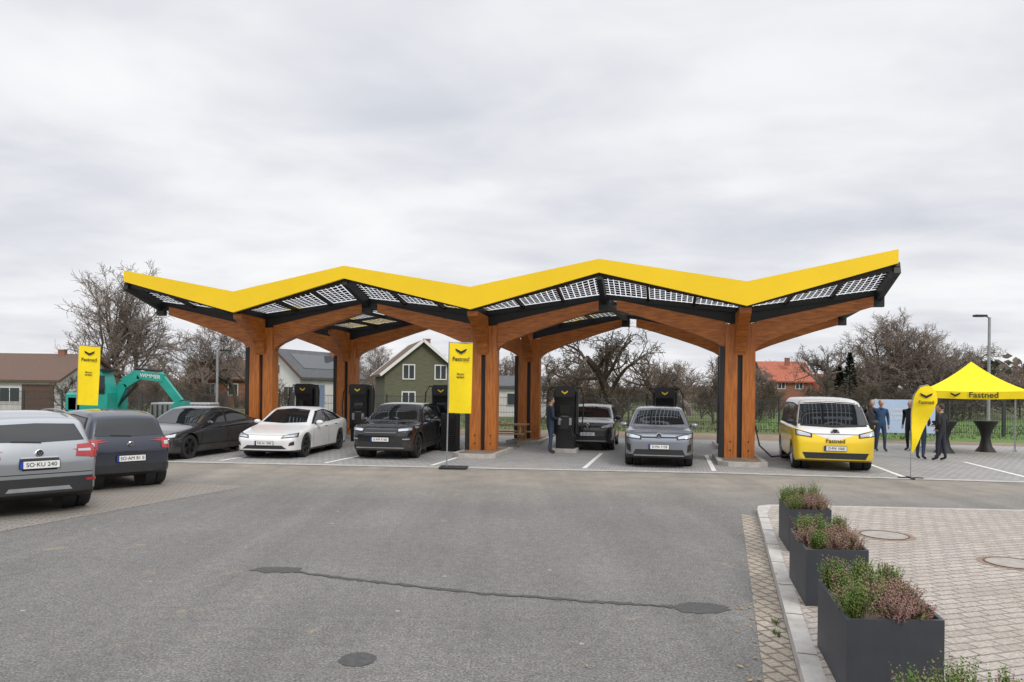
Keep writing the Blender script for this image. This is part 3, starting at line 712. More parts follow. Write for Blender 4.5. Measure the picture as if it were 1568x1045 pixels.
b=MB(); b.tube([(7.0,21.1,1.9),(7.05,20.9,1.2),(7.15,20.7,.5),(7.35,20.3,.22),(7.65,19.9,.30),(7.82,19.65,.62),(7.9,19.6,.95)],.024,'ink',8); b.ell((7.9,19.6,.98),(.05,.05,.09),'yellow'); b.make('charging_cable',None,smooth=60)
b=MB(); b.box((-2.0,23.6,.62),(.5,.5,1.2),'blk',rz=-.21,ch=.01)
for k in range(14): b.box((-2.06,23.33,.16+k*.07),(.44,.04,.02),'plast',rz=-.21)
b.make('power_cabinet')

# ---------------------------------------------------------------- banners, flag, tent
def chevron(b,c,r,w,k='ink'):
    c=Vector(c); r=Vector(r).normalized(); u=Vector((0,0,1))
    b.add([c-r*w+u*w*.35,c-u*w*.15,c-u*w*.6,c-r*w*.85-u*w*.1],[(0,1,2,3)],k)
    b.add([c+r*w+u*w*.35,c-u*w*.15,c-u*w*.6,c+r*w*.85-u*w*.1],[(3,2,1,0)],k)
def banner(x,y,rz,sub,lean=0.):
    E=empty('banner_flag',(x,y,0),rz); E.rotation_euler=(0,lean,rz)
    b=MB(); b.tube([(-.28,0,.05),(-.28,0,3.24)],.018,'galv',8); b.tube([(-.29,0,3.22),(.32,0,3.22)],.012,'galv',6)
    b.box((-.1,0,.03),(.7,.5,.05),'blk',ch=.01); b.make('pole_and_base',E)
    b=MB(); nx,nz=8,24; vs=[];fs=[]
    for j in range(nz+1):
        for i in range(nx+1):
            u=-.27+.59*i/nx; z=1.42+1.79*j/nz; vs.append((u,.02*math.sin(u*7+z*2.2)-.012,z))
    for j in range(nz):
        for i in range(nx): a=j*(nx+1)+i; fs.append((a,a+1,a+nx+2,a+nx+1))
    b.add(vs,fs,'yfab'); b.make('cloth',E,smooth=60)
    b=MB(); chevron(b,(.03,-.04,3.02),(1,0,0),.15); b.make('logo',E)
    text('Fastned',.14,'ink',E,facing((.03,-.045,2.80),(1,0,0)))
    text(sub,.075,'ink',E,facing((.03,-.045,2.38),(1,0,0)))
banner(-1.37,18.35,-.05,'Strom\ntanken',.012); banner(-12.95,21.8,.2,'Strom\ntanken',.03)
E=empty('teardrop_flag',(9.62,17.3,0),-.25)
b=MB(); b.box((0,0,.02),(.55,.06,.03),'blk'); b.box((0,0,.02),(.06,.55,.03),'blk')
b.tube([(0,0,0),(0,0,1.6),(.04,0,2.0),(.18,0,2.22),(.36,0,2.26)],.012,'galv',6); b.make('pole_and_base',E)
lo=[(.01,.62),(.01,1.2),(.02,1.7),(.06,2.02),(.18,2.2),(.36,2.25)]; hi=[(.06,.64),(.24,1.1),(.44,1.55),(.56,1.85),(.55,2.08),(.42,2.22)]
b=MB(); vs=[];fs=[]; nn=20
for i in range(nn+1):
    a=polyline(lo,i/nn); c=polyline(hi,i/nn)
    for j in range(5): t=j/4; x_=a[0]+(c[0]-a[0])*t; z_=a[1]+(c[1]-a[1])*t; vs.append((x_,.03*math.sin(z_*5+x_*4),z_))
for i in range(nn):
    for j in range(4): a=i*5+j; fs.append((a,a+1,a+6,a+5))
b.add(vs,fs,'yfab'); b.make('cloth',E,smooth=60)
b=MB(); chevron(b,(.31,-.05,2.02),(1,0,0),.14); b.make('logo',E)
text('Fastned',.11,'ink',E,facing((.31,-.05,1.84),(1,0,0)))
E=empty('party_tent',(16.1,25.2,0),-.5)
b=MB(); h=1.5
for sx in (1,-1):
    for sy in (1,-1):
        b.box((sx*(h-.05),sy*(h-.05),1.03),(.05,.05,2.06),'galv'); b.box((sx*(h-.05),sy*(h-.05),.02),(.14,.14,.03),'galv')
e=h-.05
for s in (1,-1):
    for a,c in (((-e,s*e,1.95),(0,s*e,2.12)),((0,s*e,2.12),(e,s*e,1.95)),((s*e,-e,1.95),(s*e,0,2.12)),((s*e,0,2.12),(s*e,e,1.95))): b.beam(a,c,.025,.025,'galv')
b.make('legs',E)
b=MB(); n=10
cs=[(-h,-h),(h,-h),(h,h),(-h,h)]
for q in range(4):
    a=Vector((*cs[q],2.2)); c=Vector((*cs[(q+1)%4],2.2)); ap=Vector((0,0,3.2)); vs=[];fs=[]
    for j in range(n+1):
        t=j/n
        for i in range(n+1):
            s=i/n; base=lerp(a,c,s); p=lerp(base,ap,t); p.z=2.17+1.02*(t*.6+.4*t*t) - .04*math.sin(math.pi*s)*(1-t); vs.append(p)
    for j in range(n):
        for i in range(n): k=j*(n+1)+i; fs.append((k,k+1,k+n+2,k+n+1))
    b.add(vs,fs,'yfab')
    nn=12; vs=[];fs=[]; out=(Vector(((a+c).x,(a+c).y,0))).normalized()
    for i in range(nn+1):
        s=i/nn; p=lerp(a,c,s); z=2.17-.04*math.sin(math.pi*s); o_=out*(.02*math.sin(i*1.7))
        vs+= [Vector((p.x,p.y,z)),Vector((p.x,p.y,z-.25))+o_]
    for i in range(nn): fs.append((2*i,2*i+1,2*i+3,2*i+2))
    b.add(vs,fs,'yfab')
b.make('roof_cloth',E,smooth=25)
text('Fastned',.27,'ink',E,facing((.25,-h-.04,2.02),(1,0,0)))
b=MB(); chevron(b,(-.55,-h-.04,2.05),(1,0,0),.15); b.make('logo',E)
for x,y in ((15.0,24.9),(16.9,25.6)):
    b=MB(); b.lathe([(.001,1.1),(.38,1.1),(.38,1.06),(.22,.8),(.14,.5),(.2,.2),(.34,.0)],'ink',20,Matrix.Translation((x,y,0))); b.make('standing_table',None,smooth=40)

lb=mat('board_blue_mat',(.42,.56,.76),.5,var=.05,vscale=1)
E=empty('information_board',(17.1,31.3,0),-.15)
b=MB(); b.box((0,0,1.05),(2.5,.05,1.45),lb); b.box((-1.15,.06,.9),(.07,.07,1.8),'galv'); b.box((1.15,.06,.9),(.07,.07,1.8),'galv'); b.make('panel',E)
text('Unternehmen.\nStandortladen\nE-Schnellladen',.2,'plate',E,facing((0,-.035,1.15),(1,0,0)))
E=empty('information_board',(-8.6,31.5,0),-.1)
b=MB(); b.box((0,0,1.5),(.8,.05,1.3),lb); b.tube([(0,.05,0),(0,.05,2.1)],.04,'galv'); b.make('panel',E)
def lamp(x,y,h,dirx):
    E=empty('street_lamp',(x,y,0)); b=MB()
    b.tube([(0,0,0),(0,0,.9),(0,0,h)],[.085,.07,.055],'galv',12); b.tube([(0,0,h-.05),(dirx*.1,0,h+.04),(dirx*.2,0,h+.06)],.035,'galv',8)
    b.box((dirx*.42,0,h+.07),(.55,.26,.09),'blk',ch=.025); b.box((dirx*.44,0,h+.02),(.34,.16,.012),'lamp'); b.make('pole_and_head',E,smooth=40)
lamp(21.1,31.8,5.45,-1); lamp(-15.6,38,3.85,1)
wl_=mat('bench_wood_mat',(.38,.24,.12),.7,var=.2,vscale=6)
E=empty('picnic_table',(-.15,26.3,0),-.2); b=MB()
for k in range(4): b.box((0,-.27+k*.18,.76),(1.5,.16,.045),wl_)
for s in (1,-1):
    for k in range(2): b.box((0,s*(.62+.15*k),.46),(1.5,.13,.04),wl_)
    b.beam((s*.55,-.7,.02),(s*.55,-.2,.74),.06,.1,wl_); b.beam((s*.55,.7,.02),(s*.55,.2,.74),.06,.1,wl_); b.box((s*.55,0,.40),(.06,1.5,.08),wl_)
b.make('timbers',E)

# ---------------------------------------------------------------- fence
b=MB()
fl=[(-30,41),(-14,38),(14,36),(24,35),(60,35.5)]
for (x0,y0),(x1,y1) in zip(fl,fl[1:]):
    p=Vector((x0,y0,0)); q=Vector((x1,y1,0)); L_=(q-p).length; d=(q-p)/L_
    k=0.
    while k<L_:
        c=p+d*k; b.box((c.x,c.y,.85),(.08,.08,1.75),'fence'); k+=2.5
    for z in (.15,.5,.85,1.2,1.6): b.beam(p+Vector((0,0,z)),q+Vector((0,0,z)),.014,.02,'fence')
    k=0.
    while k<L_:
        c=p+d*k; b.beam((c.x,c.y,.05),(c.x,c.y,1.68),.012,.012,'fence'); k+=.08
b.make('mesh_fence')

# ---------------------------------------------------------------- houses
wall_w=mat('white_render_mat',(.66,.65,.63),.9,var=.09,vscale=.8,bump=.1,bscale=20)
wall_g=mat('grey_green_boards_mat',(.12,.12,.08),.85,var=.3,vscale=2,stretch=(1,1,8))
wall_b=mat('brick_wall_mat',(.28,.13,.085),.9,var=.2,vscale=6)
roof_br=mat('brown_tile_mat',(.12,.075,.055),.85,var=.3,vscale=4,stretch=(2,2,8),bump=.3,bscale=20)
roof_d=mat('dark_slate_mat',(.085,.088,.095),.8,var=.2,vscale=4)
roof_r=mat('red_tile_mat',(.34,.10,.055),.85,var=.3,vscale=4)
wing=mat('window_glass_mat',(.05,.06,.07),.08)
frm=mat('window_frame_mat',(.7,.7,.68),.6)
def house(name,x,y,rz,w,d,eave,ridge,wm,rm,wins=(),chim=None,doors=(),ridge_axis='x',pv=None):
    E=empty(name,(x,y,-.1),rz); b=MB(); hw,hd=w/2,d/2
    if ridge_axis=='x':
        prof=[(-hd,0),(hd,0),(hd,eave),(0,ridge),(-hd,eave)]; mk=lambda a,p,z:(a,p,z); lo_,hi_=-hw,hw; half=hd
    else:
        prof=[(-hw,0),(hw,0),(hw,eave),(0,ridge),(-hw,eave)]; mk=lambda a,p,z:(p,a,z); lo_,hi_=-hd,hd; half=hw
    vs=[mk(lo_,p,z) for p,z in prof]+[mk(hi_,p,z) for p,z in prof]
    b.add(vs,[(0,1,2,3,4),(9,8,7,6,5)]+[(i,5+i,5+(i+1)%5,(i+1)%5) for i in (0,1,4)],wm); b.make('walls',E)
    b=MB(); ov=.35; sl=(ridge-eave)/half
    for s in (1,-1):
        a0=(0,ridge+.03); a1=(s*(half+ov),eave-sl*ov+.03)
        P=[mk(lo_-ov,*a0),mk(hi_+ov,*a0),mk(hi_+ov,*a1),mk(lo_-ov,*a1)]; T=[(p[0],p[1],p[2]+.16) for p in P]
        b.hexa(P,T,rm)
    b.make('roof',E)
    b=MB()
    for s in (1,-1):
        for e in (lo_-ov-.02,hi_+ov+.02): b.beam(mk(e,0,ridge+.12),mk(e,s*(half+ov),eave-sl*ov+.12),.05,.20,frm if wm==wall_g else roof_br)
    b.make('barge_boards',E)
    b=MB()
    for (face,u,z,ww,hh) in wins:
        if face=='f': c=(u,-hd-.02,z); dd=(ww,.06,hh); ds=(ww-.16,.08,hh-.16); bar=(.06,.10,hh-.16)
        else:
            s=-1 if face=='l' else 1; c=(s*(hw+.02),u,z); dd=(.06,ww,hh); ds=(.08,ww-.16,hh-.16); bar=(.10,.06,hh-.16)
        b.box(c,dd,frm); b.box(c,ds,wing); b.box(c,bar,frm)
    for (u,z,ww,hh) in doors: b.box((u,-hd-.03,z),(ww,.06,hh),roof_br)
    if b.v: b.make('windows',E)
    if chim:
        b=MB(); b.box((chim[0],chim[1],ridge+.05),(.5,.5,.9),wall_b); b.box((chim[0],chim[1],ridge+.53),(.6,.6,.06),'concrete'); b.make('chimney',E)
    if pv:
        b=MB(); u0,u1,t0,t1=pv; pts=[]
        for u,t in ((u0,t0),(u1,t0),(u1,t1),(u0,t1)):
            z=ridge-(ridge-eave)*t+.23; pts.append((u,-half*t,z) if ridge_axis=='x' else (half*t,u,z))
        b.add(pts,[(0,1,2,3)],wing); b.make('roof_solar',E)
    return E
house('white_bungalow',-42.3,60,.05,14,10,2.4,4.5,wall_w,roof_br,[('f',3.5,1.3,1.6,1.2),('f',-2,1.3,2,1.3),('f',-5,1.3,1.2,1.2)],(4.6,0),[(5.6,1.1,2.4,2.0)])
house('white_house',-16.9,60,-.40,4.6,8,3.0,4.95,wall_w,roof_d,[('f',-1,1.6,1,1.2),('f',1.2,1.6,1,1.2),('f',0,3.5,.8,.8),('r',-2,1.6,1.2,1.2)],(.6,2.5),ridge_axis='y',pv=(-3,2.6,.2,.8))
house('grey_green_barn',-7.4,55,.28,5.4,7.,3.2,5.45,wall_g,roof_br,[('f',-1.0,3.3,.9,1.1),('f',1.3,3.3,.9,1.1),('f',-1,1.3,1,1.2),('r',-1.5,2.2,1,1.2),('r',1.5,2.2,1,1.2)],(1.0,1),ridge_axis='y')
house('white_outbuilding',0.4,56,-.05,4.6,5,2.3,3.0,wall_w,roof_d,[('f',0,1.4,1.4,1)],None)
house('brick_house',-29.5,75,.1,5,6,2.9,4.7,wall_b,roof_br,[('f',-1,1.8,1.,1.2),('f',1.2,1.8,1.,1.2)],(1,0))
house('brick_house',32.8,88,-.1,5.0,9,3.4,5.7,wall_b,roof_r,[('f',-1,3,.9,1),('f',1,3,.9,1)],(.3,-2))
house('brick_house',36.6,86,.2,3.4,7,2.2,4.2,wall_w,roof_r,[('f',0,1.8,1,1)],None,ridge_axis='y')

# ---------------------------------------------------------------- trees
def tree_data(seed,h,levels=4,spread=.75,kids=(8,6,6,5),tr=.022,upright=.25,trunk=.28,gn=.12,tw=.011):
    rnd=random.Random(seed); b=MB()
    def branch(p,d,L_,r,lv):
        ns=5 if lv<2 else 3; pts=[p.copy()];q=p.copy(); dd=d.copy(); g=gn*(1+.4*lv)
        for i in range(ns):
            dd=(dd+Vector((rnd.gauss(0,g),rnd.gauss(0,g),rnd.gauss(0,g)+upright*.18))).normalized(); q=q+dd*L_/ns; pts.append(q.copy())
        end=r*.45 if lv<levels else r*.5
        rs=[max(tw*.7,r+(end-r)*i/ns) for i in range(ns+1)]
        b.tube(pts,rs,'bark',6 if lv==0 else (5 if lv==1 else 3),cap=False)
        if lv<levels:
            k=kids[min(lv,len(kids)-1)]
            for c in range(k):
                t=(trunk+(1-trunk)*(c+rnd.random())/k) if lv==0 else .2+.8*(c+rnd.random())/k
                ip=min(ns-1e-6,t*ns); i0=int(ip); pp=pts[i0].lerp(pts[i0+1],ip-i0)
                ax=(pts[i0+1]-pts[i0]).normalized(); a=rnd.random()*6.283+c*2.4
                sid=ax.cross(Vector((.3,.2,1)) if abs(ax.z)<.95 else Vector((1,0,0))).normalized(); sid.rotate(Matrix.Rotation(a,3,ax))
                sp=spread*(.7+.6*rnd.random()); nd=(ax*math.cos(sp)+sid*math.sin(sp)).normalized()
                branch(pp,nd,L_*(.62 if lv==0 else .56)*(1.15-.45*t)*(.8+.4*rnd.random()),max(tw,rs[i0]*.52),lv+1)
    branch(Vector((0,0,0)),Vector((0,0,1)),h*.62,h*tr,0)
    return b
TD={}
def tdata(key):
    if key not in TD:
        TD[key]={'tall':lambda:tree_data(3,10,4,.62,(11,7,6,5),.022,.5,.2,.12,.013),
         'tall2':lambda:tree_data(11,9,4,.7,(10,7,6,5),.02,.4,.18,.12,.013),
         'gnarl':lambda:tree_data(5,6,4,.95,(8,7,6,5),.045,.25,.28,.2,.012),
         'gnarl2':lambda:tree_data(23,6,4,.9,(8,6,6,5),.04,.2,.25,.2,.012),
         'bush':lambda:tree_data(8,3.6,3,.8,(10,8,7),.02,.4,.02,.15,.012),
         'bush2':lambda:tree_data(18,3.6,3,.7,(11,8,7),.02,.5,.02,.15,.012)}[key]()
    return TD[key]
TM={}
def tree(key,x,y,s=1.,rz=0.,m='bark',sx=1.):
    k=(key,m)
    if k not in TM:
        b=tdata(key); me=bpy.data.meshes.new('bare_tree'); me.from_pydata(b.v,[],b.f); me.materials.append(M[m]); me.update(); TM[k]=me
    o=bpy.data.objects.new('bare_tree',TM[k]); COL.objects.link(o); o.location=(x,y,-.1); o.scale=(s*sx,s*sx,s); o.rotation_euler=(0,0,rz)
tree('tall',-36.4,63,1.36,.3,'bark',1.1); tree('tall2',-34.6,66,1.15,2.,'bark',1.1); tree('tall',-37.5,68,1.25,4.4,'twig',1.1)
tree('tall2',-28.,66,.92,1.0,'bark',1.35); tree('tall',-26.0,68,.82,2.5,'bark2',1.3); tree('tall',-22.5,64,.88,4.,'bark'); tree('tall2',-14.,75,.75,.4,'twig',1.3); tree('tall',-16.8,78,.85,1.4,'bark'); tree('tall2',-13,70,.72,3.4,'bark')
tree('gnarl',6.9,47,1.42,.5,'bark2',1.1); tree('gnarl2',3.4,50,1.0,1.2,'bark2',1.2); tree('gnarl',-2,70,1.25,2.6,'bark'); tree('gnarl2',11.0,52,1.1,3.,'bark2',1.1)
tree('gnarl2',2,75,1.2,.1,'twig',1.3); tree('gnarl',15,60,1.05,5.,'bark',1.2); tree('gnarl',20,64,1.0,2.,'bark',1.2)
tree('gnarl2',30.,60,1.55,1.7,'bark',1.15); tree('tall2',33.0,62,1.02,.9,'twig',1.3); tree('gnarl',28.6,64,1.5,4.1,'bark'); tree('tall',36.0,62,.86,3.,'twig',1.25); tree('gnarl2',39,66,1.25,5.2,'bark'); tree('gnarl',33,58,1.25,2.2,'bark',1.1); tree('tall2',41,70,.95,2.9,'twig',1.2); tree('gnarl2',36,60,1.3,.6,'twig',1.2); tree('tall',31,63,.95,5.,'twig',1.3)
tree('gnarl',24.2,50,.62,.2,'bark2'); tree('tall2',-8.5,80,.6,.2,'twig',1.3)
def mass(name,items,m):
    V=[];F=[]
    for key,x,y,s,sz,rz in items:
        b=tdata(key); o=len(V); c,sn=math.cos(rz)*s,math.sin(rz)*s
        V+=[(x+c*v[0]-sn*v[1],y+sn*v[0]+c*v[1],v[2]*sz-.1) for v in b.v]; F+=[tuple(a+o for a in f) for f in b.f]
    me=bpy.data.meshes.new(name); me.from_pydata(V,[],F); me.materials.append(M[m]); me.update()
    o=bpy.data.objects.new(name,me); COL.objects.link(o)
it=[]
for i in range(74):
    x=-60+i*1.8+U(-.7,.7); y=U(76,98); s=U(1.0,1.9)*y/80; it.append(('bush' if R()<.5 else 'bush2',x,y,s*1.15,s,U(0,6)))
mass('distant_bare_trees',it,'twig')
it=[]
for i in range(34):
    x=1+i*.75+U(-.3,.3); y=U(44,58); s=U(.6,1.05); it.append(('bush' if R()<.5 else 'bush2',x,y,s*1.1,s,U(0,6)))
for i in range(16):
    x=24+i*1.3+U(-.3,.3); y=U(52,62); s=U(.7,1.15); it.append(('bush' if R()<.5 else 'bush2',x,y,s*1.1,s,U(0,6)))
for i in range(22):
    x=-31+i*.8+U(-.3,.3); y=U(46,56); s=U(.5,.9); it.append(('bush' if R()<.5 else 'bush2',x,y,s*1.1,s,U(0,6)))
mass('bare_hedge_shrubs',it,'bark2')
def conifer(x,y,h,w):
    b=MB(); b.tube([(0,0,0),(0,0,h*.9)],[.12,.03],'bark2',6)
    for i in range(1700):
        t=R()**.8; z=.4+t*(h-.4); rr=w*(1-t)**.75*(.55+.5*R()); a=U(0,6.28); s=U(.1,.24)
        p=Vector((rr*math.cos(a),rr*math.sin(a),z)); d=Vector((math.cos(a),math.sin(a),U(-.2,.5)))*s; q=Vector((-math.sin(a),math.cos(a),U(-.4,.4)))*s*.5
        b.add([p-q,p+d,p+q,p-d*.4],[(0,1,2,3)],'ever')
    b.make('conifer_tree',None,loc=(x,y,-.1))
conifer(28.2,60,5.5,.9); conifer(29.2,64,4.6,.8); conifer(43.6,66,5.0,1.2); conifer(-38.5,50,2.6,.9); conifer(46.5,70,5.6,1.6)
b=MB()
for i in range(9000):
    x=U(-80,110); y=U(118,150); hh=2.2+2.6*noise.noise(Vector((x*.09,0,3)))+2.4*max(0,noise.noise(Vector((x*.25,1,0))))
    if x>72: hh+=5.6
    z=R()*max(1,hh); s=U(.4,1.0); a=U(0,3.14); dx,dy=math.cos(a)*s,math.sin(a)*s
    b.add([(x-dx,y-dy,z),(x,y,z-s*.6),(x+dx,y+dy,z+U(-.3,.3)),(x,y,z+s*.7)],[(0,1,2,3)],'ever' if R()<.35 else 'bark')
b.make('distant_treeline')
b=MB()
for i in range(12000):
    x=U(-32,60); y=U(32,47); 
    if x<14 and y<36: continue
    hgt=U(.06,.2); a=U(0,6.28); w_=U(.03,.08)
    b.add([(x,y,-.01),(x+w_*math.cos(a),y+w_*math.sin(a),-.01),(x+U(-.05,.05),y+U(-.05,.05),hgt)],[(0,1,2)],gm)
b.make('rough_grass')

# ---------------------------------------------------------------- excavator
E=empty('excavator',(-17.2,30.5,0),0)
b=MB(); 
for s in (-.7,.7): b.prism([(-1.1,.12),(-.95,.0),(.95,.0),(1.1,.12),(1.1,.5),(.95,.62),(-.95,.62),(-1.1,.5)],-.18,.18,'ink',Matrix.Translation((0,s,0))@Matrix.Rotation(math.pi/2,4,'X'))
b.box((-.5,.25,1.1),(1.9,1.3,.9),'teal',ch=.06); b.box((-1.2,.3,1.3),(.7,1.4,.8),'teal',ch=.08)
b.prism([(-.5,1.0),(.6,1.0),(.62,1.7),(.35,2.62),(-.45,2.62)],-.42,.42,'teal',Matrix.Translation((-.1,-.45,0))@Matrix.Rotation(math.pi/2,4,'X'))
b.box((.05,-.90,2.05),(.72,.02,.75),'glass'); b.box((-.1,-.45,2.66),(1.1,.95,.08),'ink'); b.make('body',E)
b=MB()
bp_=[(.3,0,1.1),(.75,0,2.1),(1.35,0,2.48),(2.45,0,2.35)]
for p,q,hh in zip(bp_,bp_[1:],(.36,.44,.34)): b.beam(p,q,.28,hh,'teal')
b.beam((2.2,0,2.5),(3.1,0,1.35),.22,.32,'teal'); b.tube([(1.2,0,2.74),(2.3,0,2.66)],.05,'plast'); b.tube([(.5,.0,1.2),(1.3,.0,2.1)],.06,'plast')
b.prism([(0,0),(.45,.1),(.5,-.35),(.1,-.55),(-.15,-.25)],-.28,.28,'teal',Matrix.Translation((2.95,0,1.3))@Matrix.Rotation(math.pi/2,4,'X'))
b.make('boom',E)
text('WIMMER',.22,'plate',E,facing((1.9,-.15,2.42),(1,0,-.10),(.10,0,1)))
E=empty('site_container',(-15.2,33.5,0),.1); b=MB(); b.box((0,0,.65),(2.6,1.5,1.2),'galv',ch=.04)
for k in range(12): b.box((-1.2+k*.22,-.77,.65),(.07,.05,1.0),'fence')
b.make('skip',E)

# ---------------------------------------------------------------- planters with heather
hm1=mat('heather_green_mat',(.06,.12,.018),.8,col2=(.17,.23,.05),vscale=9)
hm2=mat('heather_mauve_mat',(.17,.095,.07),.85,col2=(.34,.225,.175),vscale=14)
hm3=mat('heather_pink_mat',(.24,.09,.10),.8,col2=(.34,.18,.18),vscale=20)
ld=Vector((.235,.972,0)).normalized(); fd=Vector((1,.0,0))
def planter(x,y,w=.60,l=1.02,h=.51,seed=0,dens=1.):
    rnd=random.Random(seed); E=empty('planter_box',(x,y,.110))
    def P(a,c,z): return fd*a+ld*c+Vector((0,0,z))
    b=MB(); t=.025
    b.hexa([P(0,0,0),P(w,0,0),P(w,l,0),P(0,l,0)],[P(0,0,h-.1),P(w,0,h-.1),P(w,l,h-.1),P(0,l,h-.1)],'anth')
    for (a0,a1,c0,c1) in ((0,w,0,t),(0,w,l-t,l),(0,t,t,l-t),(w-t,w,t,l-t)):
        b.hexa([P(a0,c0,h-.1),P(a1,c0,h-.1),P(a1,c1,h-.1),P(a0,c1,h-.1)],[P(a0,c0,h),P(a1,c0,h),P(a1,c1,h),P(a0,c1,h)],'anth')
    b.hexa([P(t,t,h-.1),P(w-t,t,h-.1),P(w-t,l-t,h-.1),P(t,l-t,h-.1)],[P(t,t,h-.05),P(w-t,t,h-.05),P(w-t,l-t,h-.05),P(t,l-t,h-.05)],'soil')
    b.make('box',E)
    b=MB()
    clumps=[]
    for i in range(3):
        for j in range(4): clumps.append((w*(.2+.3*i)+rnd.uniform(-.03,.03),l*(.13+.25*j)+rnd.uniform(-.04,.04),0 if (j>=2 and i<2) or (i==0 and j==0) or (i==2 and j==3) else 1,rnd.uniform(.85,1.2)))
    for cx,cy,kind,sc in clumps:
        for s in range(int(95*dens)):
            a=rnd.uniform(0,6.283); lean=rnd.uniform(0,.5 if kind==0 else .85); L_=rnd.uniform(.13,.23)*sc*(1.15 if kind==0 else .88)
            p0=P(cx+rnd.gauss(0,.03),cy+rnd.gauss(0,.03),h-.05); d=Vector((math.cos(a)*math.sin(lean),math.sin(a)*math.sin(lean),math.cos(lean)))
            m=hm1 if kind==0 else hm2
            if rnd.random()<.07: m=hm3
            elif rnd.random()<.10: m=hm2 if kind==0 else hm1
            p1=p0+d*L_
            sd=d.cross(Vector((0,0,1)) if abs(d.z)<.99 else Vector((1,0,0))).normalized()
            b.add([p0-sd*.0015,p0+sd*.0015,p1],[(0,1,2)],m)
            nl=14
            for q in range(nl):
                t_=.2+.8*q/nl; c=p0+d*L_*t_; aa=q*2.4+a; o=sd.copy(); o.rotate(Matrix.Rotation(aa,3,d)); ll=.022*(1.25-t_)*rnd.uniform(.7,1.3)
                tip=c+o*ll+d*ll*1.1; pr=d.cross(o)*.0055
                b.add([c-pr,tip,c+pr],[(0,1,2)],m)
    b.make('heather',E)
planter(2.125,4.53,.62,1.0,seed=1,dens=1.6); planter(2.685,6.52,.57,1.05,seed=2,dens=1.3); planter(3.385,8.74,.52,.95,seed=3,dens=1.1); planter(1.52,2.40,.62,1.0,seed=4)

